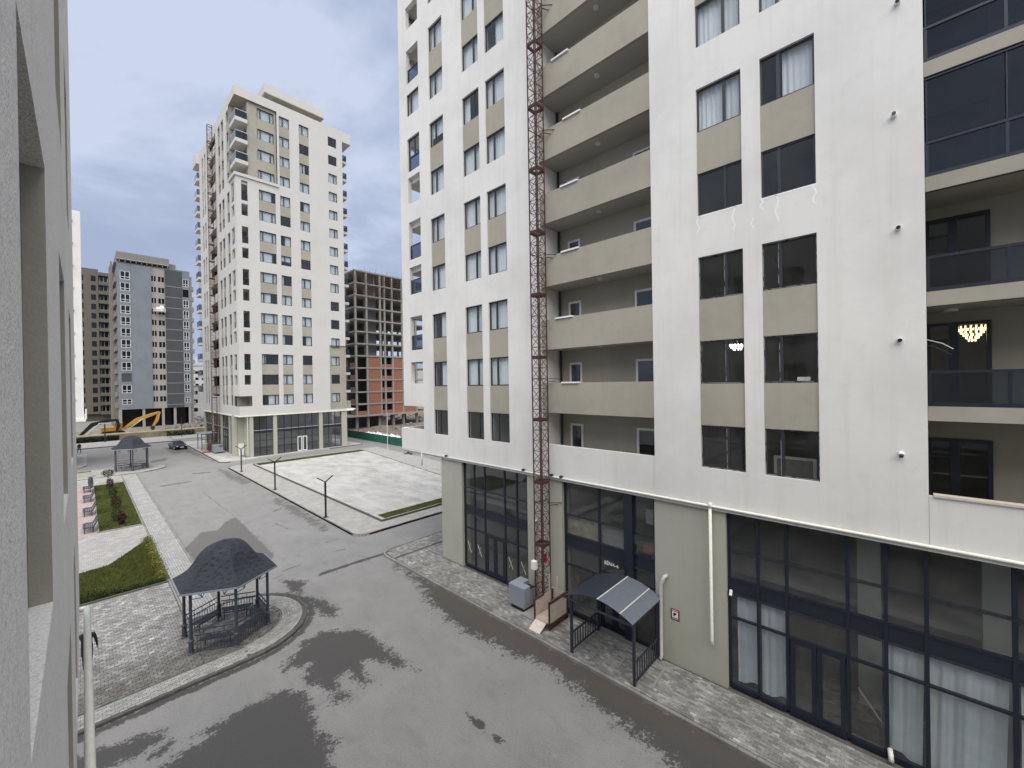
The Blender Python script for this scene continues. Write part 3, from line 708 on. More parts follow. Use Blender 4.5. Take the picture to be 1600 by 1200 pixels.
m = MB(); m.tube([(.0, -3, 6.47), (.0, 12.0, 6.47)], .05, 10); m.tube([(.0, 11.98, 6.47), (-.12, 12.0, 6.47)], .05, 10); obj('gutter_pipe', m, 'pipe_cream', LB, smooth=True)
# ================================================================== tower
FT = Fr(0, 72, 0); FU = Fr(16.25, 0, R(-90))
TW = thing('apartment_tower', 'sixteen-storey white apartment tower with penthouse roof slab beyond the plaza', 'building', (24, 80, 0))
def ts(r): return 7.99 + 3.21 * (r - 1)
TG = [(1, 3), (4, 5), (6, 7), (8, 9), (10, 11), (12, 15)]
TH = 1.6
XR = 32.6
fcols = [(19.31, 21.66), (22.32, 23.85), (25.34, 26.88)]
holes = []
for c, (a, b) in enumerate(fcols):
    for g0, g1 in TG:
        if c == 0 and g0 == 12: continue
        holes.append((a, b, ts(g0), ts(g1) + TH))
for r in range(4, 16): holes.append((30.1, 31.57, ts(r), ts(r) + TH))
holes.append((29.77, XR, 6.72, 17.95, .18))
OT = [(2, 11.25, 12.72, 0), (3, 13.5, 15.94, 1), (4, 17.71, 19.47, 0), (5, 19.96, 22.5, 1), (6, 24.07, 25.84, 0), (7, 26.43, 28.88, 1), (8, 30.55, 32.12, 0), (9, 32.81, 35.36, 1), (10, 37.04, 38.81, 0), (11, 39.3, 42.35, 1)]
for _, a, b, _k in OT: holes.append((16.95, 17.8, a, b))
holes.append((16.25, 17.9, 7.95, 9.5, .001))
NOT = (16.25, 21.98, 43.3, 55.0, .001)
holes.append(NOT)
obj('wall', wall(MB(), FT, 16.25, XR, 6.55, 56.4, holes, .3), 'tower_white', TW)
# bottom right taupe field, notch walls
F2 = Fr(0, 72.18, 0)
obj('wall_field', wall(MB(), F2, 29.77, XR, 6.7, 17.96, [(30.1, 31.57, ts(r), ts(r) + TH) for r in (1, 2, 3)], .2), 'taupe_render', TW)
F3 = Fr(0, 72.35, 0)
obj('wall_field', wall(MB(), F3, 17.95, 21.98, 43.3, 55.0, [(19.31, 21.66, ts(r), ts(r) + TH) for r in range(12, 16)], .2), 'taupe_render', TW)
m = MB(); m.box(17.95, 72.36, 43.3, 18.15, 75.4, 55); m.box(16.35, 75.4, 43.3, 18.15, 75.6, 55); obj('notch_wall', m, 'taupe_render', TW)
obj('ledge', MB().box(16.0, 71.8, 42.85, 22.1, 72.6, 43.28), 'tower_white', TW)
obj('ledge_side', MB().box(16.0, 72.6, 42.85, 16.5, 75.6, 43.28), 'tower_white', TW)
for z in (45.4, 48.6, 51.8):
    sl_ = obj('balcony_slab', MB().box(16.3, 72.0, z - .55, 17.94, 75.38, z), 'tower_white', TW)
    g = MB(); g.box(16.36, 72.05, z + .05, 17.9, 72.07, z + 1.1); g.box(16.36, 72.07, z + .05, 16.38, 75.3, z + 1.1); q = obj('balustrade', g, 'blue_glass', TW)
    r_ = MB(); r_.box(16.33, 72.02, z + 1.1, 17.92, 72.1, z + 1.16); r_.box(16.33, 72.1, z + 1.1, 16.41, 75.32, z + 1.16); obj('rail', r_, 'frame_white', q)
    obj('balcony_door', MB().box(17.92, 73.0, z + .05, 17.948, 74.6, z + 2.2), 'void_glass', TW)
obj('roof_frame', MB().box(16.25, 72.0, 54.9, 22.0, 75.6, 55.0) if False else MB().box(16.3, 72.31, 55.02, 22.0, 75.6, 55.2), 'taupe_render', TW)
def tfill(F, cols, groups, rows, spl, parent, skip=lambda c, r: False, sub=True):
    for c, (a, b) in enumerate(cols):
        for g0, g1 in groups:
            for r in range(g0, g1):
                if skip(c, r): continue
                s_ = MB(); F.box(s_, a + .004, b - .004, -.3, -.08, ts(r) + TH, ts(r + 1)); obj('spandrel', s_, 'taupe_render', parent)
        for r in range(1, rows + 1):
            x = random.random(); cu_ = 0 if x < .6 else (random.choice((1, 2, 3, 4, 5)) if x < .84 else None)
            window(F, a, b, ts(r), ts(r) + TH, -.2, parent, spl[c], gmat='tower_glass', cur=cu_, fr=.09)
tfill(FT, [fcols[0]], TG[:-1], 11, [(.2, .78)], TW)
for r in range(12, 16): window(F3, 19.31, 21.66, ts(r), ts(r) + TH, -.15, TW, (.2, .78), gmat='tower_glass', cur=0, fr=.09)
tfill(FT, fcols[1:], TG, 15, [(.38,), (.36,)], TW)
for r in range(1, 16):
    window(F2 if r < 4 else FT, 30.1, 31.57, ts(r), ts(r) + TH, -.15, TW, (.64,), gmat='tower_glass', cur=0 if random.random() < .7 else None, fr=.09)
# loggia behind corner openings
lh = []
for _, a, b, _k in OT: lh.append((-74.75, -73.1, a, b))
tl_cols = [(-77.4, -75.8), (-80.8, -79.1), (-83.05, -81.45), (-94.3, -93.1), (-96.35, -95.1)]
hol = list(lh) + [(-75.0, -72.0, 7.95, 9.5, .001)] + [(-75.6, -72.0, 43.3, 55.0, .001)] + [(-90.6, -84.9, 9.4, 54.6)]
for c, (a, b) in enumerate(tl_cols):
    for g0, g1 in TG: hol.append((a, b, ts(g0), ts(g1) + TH))
obj('wall', wall(MB(), FU, -98.7, -72.0, 6.55, 56.4, hol, .3), 'tower_white', TW)
tfill(FU, tl_cols, TG, 15, [(.5,)] * 5, TW)
m = MB(); m.box(18.2, 72.5, 6.6, 18.4, 75.3, 43); m.box(16.6, 75.1, 6.6, 18.2, 75.3, 43); obj('loggia_wall', m, 'taupe_render', TW)
for r in range(1, 13): obj('loggia_floor', MB().box(16.56, 72.32, 6.6 + 3.21 * (r - 1), 18.19, 75.09, 6.95 + 3.21 * (r - 1)), 'tower_white', TW)
for r, a, b, k in OT:
    if k:
        q = obj('balustrade', MB().box(16.97, 72.14, a + .03, 17.78, 72.16, a + 1.0), 'blue_glass', TW); obj('rail', MB().box(16.96, 72.1, a + 1.0, 17.79, 72.2, a + 1.06), 'frame_dark', q)
        obj('balustrade', MB().box(16.39, 73.12, a + .03, 16.41, 74.73, a + 1.0), 'blue_glass', TW)
# recessed galleries behind the hoist
obj('gallery_wall', MB().box(17.6, 84.6, 6.6, 17.8, 91, 55), 'taupe_render', TW)
for r in range(1, 16):
    b = 9.4 + 3.21 * (r - 1) - 2.9
    if r > 1: obj('gallery_parapet', MB().box(16.27, 84.902, b, 16.42, 90.598, b + 1.45), 'tower_white' if r % 2 else 'taupe_render', TW)
    obj('gallery_slab', MB().box(16.43, 84.7, b, 17.59, 90.8, b + .25), 'ceiling_plaster', TW)
# balconies on both flanks
for r in range(1, 16):
    z = ts(r) - 1.15
    for (x0, x1, y0, y1) in ((XR + .002, 33.85, 73.0, 77.0), (15.85, 17.2, 98.72, 101.6)):
        if r == 1:
            obj('balcony_parapet', MB().box(x0, y0, z - .3, x1, y1, z + 1.25), 'taupe_render' if x0 > 20 else 'tower_white', TW); continue
        obj('balcony_slab', MB().box(x0, y0, z - .45, x1, y1, z), 'tower_white', TW)
        g = MB(); g.box(x0, y0 + .05, z + .02, x1 - .04, y0 + .07, z + 1.1); g.box(x1 - .06, y0 + .07, z + .02, x1 - .04, y1 - .05, z + 1.1) if x0 > 20 else g.box(x0 + .04, y0 + .07, z + .02, x0 + .06, y1 - .05, z + 1.1)
        q = obj('balustrade', g, 'blue_glass', TW)
        if r in (8, 9, 5, 6): obj('glazing_panel', MB().box(x0, y0 + .05, z + 1.12, x1 - .04, y0 + .07, z + 2.7), 'tower_glass', TW)
obj('roof_overhang', MB().box(XR, 72.0, 54.6, 34.2, 78, 56.4), 'tower_white', TW)
obj('roof_overhang', MB().box(15.75, 98.7, 54.6, 18, 102.4, 56.4), 'tower_white', TW)
obj('side_wall', MB().box(XR - .2, 72.6, 6.6, XR - .003, 102, 56.3), 'tower_white', TW)
obj('rear_wall', MB().box(16.6, 98.4, 0, XR - .21, 98.69, 56.3), 'tower_white', TW)
obj('roof', MB().box(16.3, 72.31, 55.9, XR - .01, 98.4, 56.1), 'inner_concrete', TW)
m = MB(); 
for r in range(1, 16): m.box(18.45, 72.6, ts(r) - 1.4, XR - .25, 75.5, ts(r) - 1.15); m.box(18.0, 75.6, ts(r) - 1.4, 21, 98.3, ts(r) - 1.15)
obj('floor_slab', m, 'ceiling_plaster', TW)
m = MB(); m.box(18.4, 75.7, 6.6, XR - .25, 75.9, 55.8); m.box(21.1, 76, 6.6, 21.3, 98.3, 55.8); obj('room_wall', m, 'room_wall', TW)
obj('penthouse_wall', MB().box(23.0, 79.5, 56.1, 31.0, 90, 61.2), 'tower_white', TW)
obj('penthouse_roof', MB().box(22.0, 77.9, 61.2, 32.0, 92, 62.7), 'tower_white', TW)
obj('penthouse_roof_cap', MB().box(22.3, 77.885, 61.05, 31.8, 91, 61.18), 'taupe_render', TW)
# ground floor of the tower
for (x0, x1) in ((16.0, 16.55),): obj('pier', MB().box(x0, 75.2, .13, x1, 76.0, 6.5), 'olive_render', TW)
for (x0, x1) in ((17.5, 18.0), (20.75, 21.3), (27.8, 28.4), (31.7, 32.65)): obj('pier', MB().box(x0, 72.05, .13, x1, 72.8, 6.5), 'olive_render', TW)
obj('corner_wall', MB().box(16.56, 75.3, .13, 17.6, 75.5, 6.5), 'olive_render', TW)
obj('corner_wall', MB().box(17.52, 72.81, .13, 17.7, 75.29, 6.5), 'olive_render', TW)
for y0, y1 in ((78.6, 79.3), (84.3, 85.0), (91, 91.7), (97.8, 98.6)): obj('pier', MB().box(16.3, y0, .13, 17.0, y1, 6.5), 'olive_render', TW)
obj('soffit', MB().box(16.26, 72.02, 6.505, XR, 98.6, 6.56), 'pipe_cream', TW)
obj('cornice', MB().box(16.1, 71.85, 6.36, 33.9, 72.1, 6.50), 'pipe_cream', TW)
obj('cornice', MB().box(16.1, 72.1, 6.36, 16.3, 99, 6.50), 'pipe_cream', TW)
obj('canopy_edge', MB().box(XR + .01, 72.1, 6.5, 34.3, 77, 6.7), 'pipe_cream', TW)
def tshop(F, s0, s1, n, door=None):
    xs = [s0 + (s1 - s0) * i / n for i in range(n + 1)]; zs = [.16, 2.5, 3.7, 4.1, 6.34]
    for x in xs: obj('mullion', (lambda q: F.box(q, x - .04, x + .04, -.38, -.26, .16, 6.34))(MB()), 'frame_navy', TW)
    for i in range(n):
        for j in range(4):
            b = MB(); F.box(b, xs[i] + .041, xs[i + 1] - .041, -.34, -.32, zs[j] + .03, zs[j + 1] - .03); obj('navy_panel' if j == 2 else 'pane', b, 'frame_navy' if j == 2 else 'shop_glass', TW)
        for z in zs: obj('transom', (lambda q: F.box(q, xs[i] + .041, xs[i + 1] - .041, -.37, -.27, z - .03, z + .03))(MB()), 'upvc_grey' if z == 4.1 else 'frame_navy', TW)
tshop(FT, 18.0, 20.75, 3); tshop(FT, 21.3, 27.8, 6); tshop(FT, 28.4, 31.7, 3)
tshop(FU, -78.6, -76.0, 3); tshop(FU, -84.3, -79.3, 4); tshop(FU, -91, -85, 5); tshop(FU, -97.8, -91.7, 5)
m = MB(); 
for (a, b) in ((24.35, 25.05), (25.15, 25.85)):
    m.box(a, 72.16, .16, a + .12, 72.24, 2.6); m.box(b - .12, 72.16, .16, b, 72.24, 2.6); m.box(a + .12, 72.16, 2.45, b - .12, 72.24, 2.6); m.box(a + .12, 72.16, .16, b - .12, 72.24, .3)
obj('door_frame', m, 'frame_white', TW)
m = MB(); m.box(17.0, 77, .1, 32, 77.2, 6.4); obj('shop_back_wall', m, 'inner_concrete', TW)
m = MB(); m.box(16.9, 72.4, .05, 32, 77, .14); obj('shop_floor', m, 'dark_floor', TW)
m = MB(); m.tube([(17.2, 72.0, 6.3), (17.2, 72.0, .3)], .06, 8); obj('drainpipe', m, 'pipe_grey', TW)
obj('meter_box', MB().box(16.7, 75.1, .15, 17.4, 75.29, 2.0), 'bag_white', TW)

# ================================================================== grey block far away
GY = 155.0; FGy = Fr(0, GY, 0)
def px_x(p): return 6.8 + (p - 186) * .1403
GB_ = thing('grey_apartment_block', 'far blue-grey apartment block with white-framed windows and a flat roof', 'building', (15, 160, 0))
z_of = lambda py: 10.9 + (606 - py) * .1822     # metres per photo row at this distance
fl = 3.15; z0f = 5.2
cw = [(px_x(190.5), px_x(205)), (px_x(287), px_x(297))]
nfl = 12
hg = []
for k in range(nfl):
    z = 6.6 + fl * k
    for a, b in cw: hg.append((a, b, z, z + (2.3 if k else 1.5)))
    hg.append((px_x(237), px_x(244), z + .5, z + 2.0)); hg.append((px_x(247.5), px_x(257), z + .5, z + 2.0))
def seg(x0, x1, mat, nm, o=0.0):
    F_ = Fr(0, GY - o, 0); obj(nm, wall(MB(), F_, x0, x1, 5.2, 45.6 if nm != 'centre_strip' else 45.6, [q for q in hg if q[0] >= x0 - .01 and q[1] <= x1 + .01], .35), mat, GB_)
seg(px_x(186), px_x(206.5), 'blue_grey_render', 'window_bay'); seg(px_x(206.5), px_x(236), 'blue_grey_render', 'panel_wall', .15)
seg(px_x(236), px_x(258.5), 'pale_strip_render', 'centre_strip', -.1); seg(px_x(258.5), px_x(286), 'dark_grey_render', 'panel_wall', .15); seg(px_x(286), px_x(299), 'blue_grey_render', 'window_bay')
for k in range(nfl):
    z = 6.6 + fl * k
    m = MB(); m.box(px_x(258.8), GY - .19, z - .55, px_x(285.8), GY - .13, z - .42); obj('joint_strip', m, 'pale_strip_render', GB_)
    for i, (a, b) in enumerate(cw):
        h_ = 2.3 if k else 1.5
        if (i, k) == (0, 2): obj('window', MB().box(a, GY + .1, z, b, GY + .15, z + h_), 'dark_grey_render', GB_); continue
        if (i, k) == (1, 10): obj('window', MB().box(a, GY + .2, z, b, GY + .25, z + h_), 'void_glass', GB_); continue
        wd = MB(); f_ = .16
        wd.box(a, GY + .02, z, a + f_, GY + .12, z + h_); wd.box(b - f_, GY + .02, z, b, GY + .12, z + h_); wd.box((a + b) / 2 - f_ / 2, GY + .02, z, (a + b) / 2 + f_ / 2, GY + .12, z + h_)
        for zz in (z, z + .62, z + h_ - f_): wd.box(a + f_, GY + .03, zz, b - f_, GY + .11, zz + f_)
        q = obj('window', wd, 'upvc_grey', GB_); obj('pane', MB().box(a + .02, GY + .13, z, b - .02, GY + .17, z + h_), 'void_glass', q)
    for (a, b) in ((px_x(237), px_x(244)), (px_x(247.5), px_x(257))):
        q = obj('window', MB().box((a + b) / 2 - .09, GY + .15, z + .5, (a + b) / 2 + .09, GY + .3, z + 2.0), 'pale_strip_render', GB_); obj('pane', MB().box(a, GY + .31, z + .5, b, GY + .36, z + 2.0), 'void_glass', q)
    # right flank balcony and left flank loggia
    obj('balcony', MB().box(px_x(299) + .01, GY + .3, z - .9, px_x(306), GY + 4, z + .3), 'inner_concrete', GB_)
    obj('loggia_parapet', MB().box(6.3, GY + .4, z - .9, 6.8, GY + 12, z + .35), 'grey_side', GB_)
obj('flank_wall', MB().box(px_x(299), GY + .36, 0, px_x(303), GY + 20, 44.5), 'inner_concrete', GB_)
obj('flank_wall', MB().box(6.82, GY + .36, 0, 7.4, GY + 20, 47), 'grey_side', GB_)
obj('flank_column', MB().box(5.9, GY + 8, 0, 6.3, GY + 9, 47.5), 'grey_side', GB_)
obj('flank_column', MB().box(5.9, GY + 13, 0, 6.8, GY + 20, 47.5), 'grey_side', GB_)
obj('rear_wall', MB().box(6.9, GY + 19.5, 0, px_x(303), GY + 20, 45.5), 'grey_side', GB_)
obj('roof', MB().box(6.3, GY + .2, 45.62, px_x(299), GY + 20, 46.0), 'grey_side', GB_)
obj('attic_band', MB().box(px_x(186), GY - .6, 46.9, px_x(265), GY + 15, 48.6), 'grey_side', GB_)
obj('attic_band', MB().box(px_x(265), GY + 1, 46.02, px_x(277), GY + 15, 47.6), 'grey_side', GB_)
obj('attic_soffit', MB().box(px_x(186), GY - .62, 46.6, px_x(265), GY + 10, 46.88), 'pale_strip_render', GB_)
m = MB(); 
for i in range(10): m.box(px_x(190 + i * 8), GY - .4, 46.01, px_x(191 + i * 8), GY - .2, 46.6)
obj('attic_post', m, 'pale_strip_render', GB_)
obj('ground_wall', MB().box(7.5, GY + 3, 0, px_x(299), GY + 3.3, 5.2), 'void_glass', GB_)
for p in (188, 222, 252, 271, 296): obj('pier', MB().box(px_x(p - 2), GY, 0, px_x(p + 2), GY + .8, 5.2), 'pale_strip_render', GB_)
obj('ceiling', MB().box(7.5, GY + .4, 5.22, px_x(299), GY + 19, 5.5), 'inner_concrete', GB_)
cr_ = thing('suspended_cradle', 'small work cradle with white bundles hanging on the grey block', 'work cradle', (px_x(247), GY - 1, 33.5))
m = MB(); m.box(px_x(238), GY - 1.3, 32.9, px_x(258), GY - .5, 33.05); m.box(px_x(238), GY - 1.3, 33.05, px_x(258), GY - 1.24, 34.0); obj('platform', m, 'ply', cr_)
m = MB(); m.lathe((px_x(246), GY - .9, 33.05), [(.5, 0), (.65, .6), (.3, 1.2)], 8); m.lathe((px_x(252), GY - .9, 33.05), [(.6, 0), (.75, .9), (.35, 1.7)], 8); obj('bundle', m, 'bag_white', cr_)
m = MB(); m.tube([(px_x(239), GY - .9, 33), (px_x(239), GY - .9, 46)], .03, 4); m.tube([(px_x(257), GY - .9, 33), (px_x(257), GY - .9, 46)], .03, 4); obj('cable', m, 'frame_dark', cr_)

# ================================================================== brown unfinished block behind, at far left
BR = thing('brown_apartment_block', 'brown unfinished apartment block with reddish brick balconies behind the grey one', 'building', (0, 205, 0))
BY = 200.0
hb = []; nb = 15
for k in range(nb):
    z = 3.2 + 3.2 * k
    hb += [(-1.2, .6, z, z + 1.9), (2.4, 3.6, z, z + 1.9)]
FB = Fr(0, BY, 0)
obj('wall', wall(MB(), FB, -9, 4.2, 2.5, 52.0, hb, .3), 'brown_render', BR)
for k in range(nb):
    z = 3.2 + 3.2 * k
    for a, b in ((-1.2, .6), (2.4, 3.6)): obj('window', MB().box(a, BY + .2, z, b, BY + .3, z + 1.9), 'void_glass', BR)
    obj('balcony_parapet', MB().box(4.25, BY - .6, z - 1.0, 8.6, BY - .3, z + .15), 'brown_render', BR)
    obj('balcony_slab', MB().box(4.25, BY - .29, z - 1.0, 8.6, BY + 1.4, z - .8), 'raw_concrete', BR)
    wd = MB(); wd.box(4.5, BY + 1.3, z - .8, 6.6, BY + 1.4, z + 2.0); q = obj('window', wd, 'void_glass', BR)
    fm = MB(); [fm.box(x - .07, BY + 1.22, z - .8, x + .07, BY + 1.29, z + 2.0) for x in (4.6, 5.5, 6.5)]; obj('frame', fm, 'upvc_grey', q)
    obj('brick_panel', MB().box(6.62, BY + 1.3, z - .8, 7.7, BY + 1.4, z + 2.1), 'terracotta', BR)
    obj('pier', MB().box(7.72, BY + 1.0, z - .8, 8.6, BY + 1.4, z + 2.1), 'pale_strip_render', BR)
obj('body', MB().box(-9, BY + 1.5, 0, 12, BY + 20, 50.2), 'brown_render', BR)
obj('roof_band', MB().box(-9, BY + .1, 52.01, 4.2, BY + 18, 52.3), 'brown_render', BR)
obj('roof_band', MB().box(4.2, BY, 50.3, 12, BY + 18, 51.4), 'brown_render', BR)

# ================================================================== white building edge beyond the near one
WB = thing('white_neighbour_building', 'narrow sliver of a white building wall with small bolts at far left', 'building', (-8, 86, 0))
obj('wall', MB().box(-16, 80, 7.0, .08, 95, 35.0), 'white_render', WB)
obj('cornice', MB().box(-16, 79.8, 6.6, .25, 95, 6.99), 'pipe_cream', WB)
m = MB(); m.tube([(.28, 79.9, 6.9), (.28, 79.9, 8.3)], .08, 8); obj('drainpipe', m, 'pipe_cream', WB)
for i in range(9): obj('bolt', MB().tube([(-.72, 80.0, 9.5 + 3.0 * i), (-.72, 79.8, 9.5 + 3.0 * i)], .09, 8), 'frame_dark', WB)
obj('ground_floor', MB().box(-16, 83, 0, -2.5, 95, 6.6), 'olive_render', WB)

# ================================================================== unfinished concrete block
UY = 97.0; UB = thing('unfinished_concrete_block', 'concrete frame block under construction with red brick infill lower storeys', 'building', (56, 105, 0))
ux = lambda p, pl=UY: None
cx_ = [46.6, 49.5, 53.2, 54.45, 56.6, 59.6, 63.8, 67.5]
uz = [6.3 + 3.02 * i for i in range(12)]
for i, z in enumerate(uz):
    obj('slab', MB().box(46.3, UY - .1, z - .35, 70, UY + 16, z), 'raw_concrete', UB)
obj('podium_slab', MB().box(43.5, UY - 1.6, 3.1, 70, UY + 16, 3.4), 'raw_concrete', UB)
for i in range(len(uz)):
    zb = 3.4 if i == 0 else uz[i - 1]; zt = uz[i] - .35
    for x in cx_:
        for y in (UY, UY + 5.5, UY + 15.4): obj('column', MB().box(x - .22, y, zb, x + .22, y + .45, zt), 'raw_concrete', UB)
    if i < 5:
        obj('brick_wall', MB().box(49.73, UY + .08, zb, 52.97, UY + .3, zt), 'brick_infill', UB)
        obj('brick_wall', MB().box(56.83, UY + .08, zb, 59.37, UY + .3, zt), 'brick_infill', UB)
        obj('brick_wall', MB().box(59.83, UY + .08, zb, 63.57, UY + .3, zt), 'brick_infill', UB)
        obj('brick_sill', MB().box(53.43, UY + .08, zb, 54.22, UY + .3, zb + .9), 'brick_infill', UB); obj('brick_sill', MB().box(54.68, UY + .08, zb, 56.37, UY + .3, zb + .9), 'brick_infill', UB)
        obj('brick_wall', MB().box(46.4, UY + .46, zb, 46.6, UY + 3, zb + 1.1), 'brick_infill', UB)
    if i < 1: obj('brick_sill', MB().box(46.83, UY + .08, zb, 49.27, UY + .3, zb + 1.0), 'brick_infill', UB)
    obj('inner_wall', MB().box(47, UY + 8 if i < 5 else UY + 11.5, zb, 57 if i > 4 else 69, UY + 8.2 if i < 5 else UY + 11.7, zt), 'inner_concrete', UB)
    if i >= 5: obj('stair_wall', MB().box(50.2, UY + 3, zb, 53.6, UY + 3.2, zt), 'inner_concrete', UB)
    if i >= 10:
        rb = MB()
        for j in range(3): rb.box(45.6, UY - .7, zb + .35 + j * .5, 70, UY - .64, zb + .44 + j * .5)
        for x in range(46, 70, 2): rb.box(x, UY - .62, zb, x + .1, UY - .52, zt)
        obj('edge_guard', rb, 'red_beam', UB)
        for x in (47.5, 52.2, 57, 60.5, 64): obj('prop', MB().tube([(x, UY + 1.2, zb), (x, UY + 1.2, zt)], .06, 6), 'pipe_grey', UB)
for x in (46.6, 49.5, 52.6, 56.6, 59.6, 63.8):
    for y in (UY, UY + 6): obj('column', MB().box(x - .28, y, 0, x + .28, y + .55, 3.1), 'raw_concrete', UB)
obj('ground_wall', MB().box(43.8, UY + 7, 0, 56, UY + 7.2, 3.1), 'inner_concrete', UB)
obj('core_wall', MB().box(53.6, UY + 1.2, 0, 55.4, UY + 1.5, 2.6), 'raw_concrete', UB)
m = MB(); [m.tube([(x, UY + random.random() * 6, uz[-1]), (x + random.uniform(-.1, .1), UY + 2, uz[-1] + random.uniform(.8, 1.8))], .035, 4) for x in np.arange(47, 68, 1.6)]
obj('rebar', m, 'rust_red', UB)

# ================================================================== distant buildings
for (x0, x1, y, z, lab) in ((22, 34, 190, 11.5, 'distant white block glimpsed between the grey block and the tower'), (36, 60, 260, 22, 'pale distant house row far behind the tower')):
    d_ = thing('distant_building', lab, 'building', ((x0 + x1) / 2, y, 0))
    hd = [(x0 + 1 + i * 2.6, x0 + 2.4 + i * 2.6, zz, zz + 1.4) for i in range(int((x1 - x0 - 2) / 2.6)) for zz in np.arange(2, z - 2, 3.2)]
    obj('wall', wall(MB(), Fr(0, y, 0), x0, x1, 0, z, hd, .3), 'tower_white', d_)
    for q in hd: obj('window', MB().box(q[0], y + .25, q[2], q[1], y + .3, q[3]), 'void_glass', d_)
    obj('body', MB().box(x0, y + .4, 0, x1, y + 12, z - .1), 'tower_white', d_)
    obj('roof', MB().box(x0 - .2, y - .2, z, x1 + .2, y + 12, z + .3), 'raw_concrete', d_)
# ================================================================== ground with stains and painted kerb shade
WET = {'p1': [(8.49, 17.4), (8.59, 15.83), (8.55, 14.14), (8.59, 13.43), (8.34, 13.87), (7.98, 14.43), (7.87, 15.15), (7.46, 15.34), (7.17, 14.68), (7.2, 14.04), (6.88, 13.96), (6.76, 14.24), (6.84, 14.89), (6.73, 15.32), (6.42, 15.21), (6.22, 14.83), (6.34, 14.13), (6.0, 13.85), (5.88, 14.37), (5.78, 15.17), (5.54, 15.8), (5.53, 16.18), (5.98, 16.82), (5.22, 17.15), (5.23, 17.64), (5.97, 18.07), (6.38, 18.59), (7.31, 18.6), (7.82, 17.93), (8.25, 17.67)],
 'p2': [(1.32, 15.56), (2.62, 15.7), (2.28, 16.14), (3.59, 16.19), (4.78, 16.21), (5.29, 15.51), (5.24, 14.5), (5.04, 13.58), (5.11, 12.64), (4.79, 11.79), (3.6, 8), (0, 8), (0, 14)],
 'p2b': [(-.5, 17.88), (0.97, 17.51), (1.72, 17.04), (1.49, 16.6), (0.76, 16.45), (0.5, 16.48), (-.5, 16.4)], 'p2c': [(1.1, 16.33), (1.77, 16.39), (1.7, 16.05), (1.29, 16.03)],
 'p3': [(12.83, 22.54), (12.56, 20.14), (12.39, 18.92), (11.79, 17.17), (11.53, 15.77), (11.34, 14.12), (11.64, 12.78), (11.6, 11.61), (12.1, 9.81), (11.9, 9.04), (11.96, 8.51), (11.67, 7.53), (11.63, 6.79), (11.52, 5.85), (11.35, 4.97), (11.3, 4.59), (11.2, -4), (13.6, -4), (13.4, 5.66), (13.4, 9.22), (13.4, 17.05)],
 'p8': [(7.59, 25.41), (8.44, 24.12), (7.68, 22.71), (8.23, 21.62), (8.5, 19.98), (8.04, 19.27), (7.64, 20.11), (7.72, 21.28), (7.39, 24.23)],
 'c1': [(9.37, 24.5), (11.68, 24.43), (13.53, 24.28), (13.33, 24.05), (11.47, 24.18), (9.18, 24.2)], 'c2': [(8.62, 10.47), (8.69, 9.76), (8.61, 9.59), (8.49, 9.76), (8.53, 10.3)], 'c3': [(8.64, 9.32), (8.67, 9.01), (8.67, 8.74), (8.52, 8.97)]}
FAINT = {'p4': [(4.52, 34.91), (5.22, 36.64), (6.02, 38.17), (6.96, 37.9), (7.82, 39.75), (8.68, 40.44), (8.55, 34.09), (8.4, 29.27), (6.73, 26.96), (4.8, 31.66)], 's0': [(8.52, 52.67), (8.72, 40.62), (8.64, 40.26), (8.43, 52.1)], 's1': [(11.23, 39.78), (12.31, 40.48), (12.19, 40.1), (11.12, 39.42)], 's2': [(10.44, 36.23), (10.72, 34.16), (10.63, 33.88), (10.35, 35.93)], 's3': [(7.83, 31.59), (8.79, 34.37), (8.72, 34.1), (7.78, 31.36)], 's4': [(7.25, 25.9), (8.14, 26.07), (8.09, 25.91), (7.2, 25.74)], 's5': [(7.94, 26.54), (9.06, 26.68), (9.0, 26.51), (7.89, 26.37)], 's6': [(12.35, 38.47), (12.52, 36.69), (12.41, 36.37), (12.24, 38.12)], 's7': [(12.33, 34.73), (13.21, 34.41), (13.09, 34.12), (12.22, 34.44)], 's8': [(11.48, 29.08), (12.44, 29.04), (12.35, 28.82), (11.39, 28.87)], 's9': [(11.19, 27.13), (11.94, 26.89), (11.86, 26.71), (11.11, 26.94)], 's10': [(5.81, 60.04), (8.69, 60.28), (8.58, 59.55), (5.74, 59.34)], 's11': [(9.48, 65.71), (11.31, 64.66), (11.15, 63.79), (9.36, 64.83)], 's12': [(13.12, 74.89), (15.92, 74.71), (15.66, 73.51), (12.92, 73.73)], 'p5': [(13.22, 46.73), (13.55, 39.65), (13.21, 31.94), (13.1, 30.0), (11.99, 31.28), (11.8, 37.55), (11.91, 43.11)],
 'p6': [(12.95, 106.95), (13.49, 93.01), (13.42, 72.25), (12.79, 73.03), (11.95, 82.49), (11.0, 96.24)], 'p7': [(12.84, 67.26), (13.43, 61.53), (13.62, 53.89), (11.97, 52.25), (11.46, 58.48), (11.77, 65.36)],
 'c4': [(7.93, 45.65), (8.39, 44.25), (8.88, 29.62), (8.53, 29.71)], 'car': [(9.6, 98), (13, 98), (13, 88), (9.8, 86)], 'q': [(6.5, 79), (8.6, 80), (8.9, 83.5), (6.9, 82)]}
MUD = [(12.65, 20.27), (13.4, 17.05), (13.4, 12.53), (13.4, 9.22), (13.4, 5.66), (13.5, 2.56), (12.47, 3.41), (12.29, 6.18), (12.37, 9.92), (12.1, 13.28), (12.4, 16.94), (12.39, 19.23)]
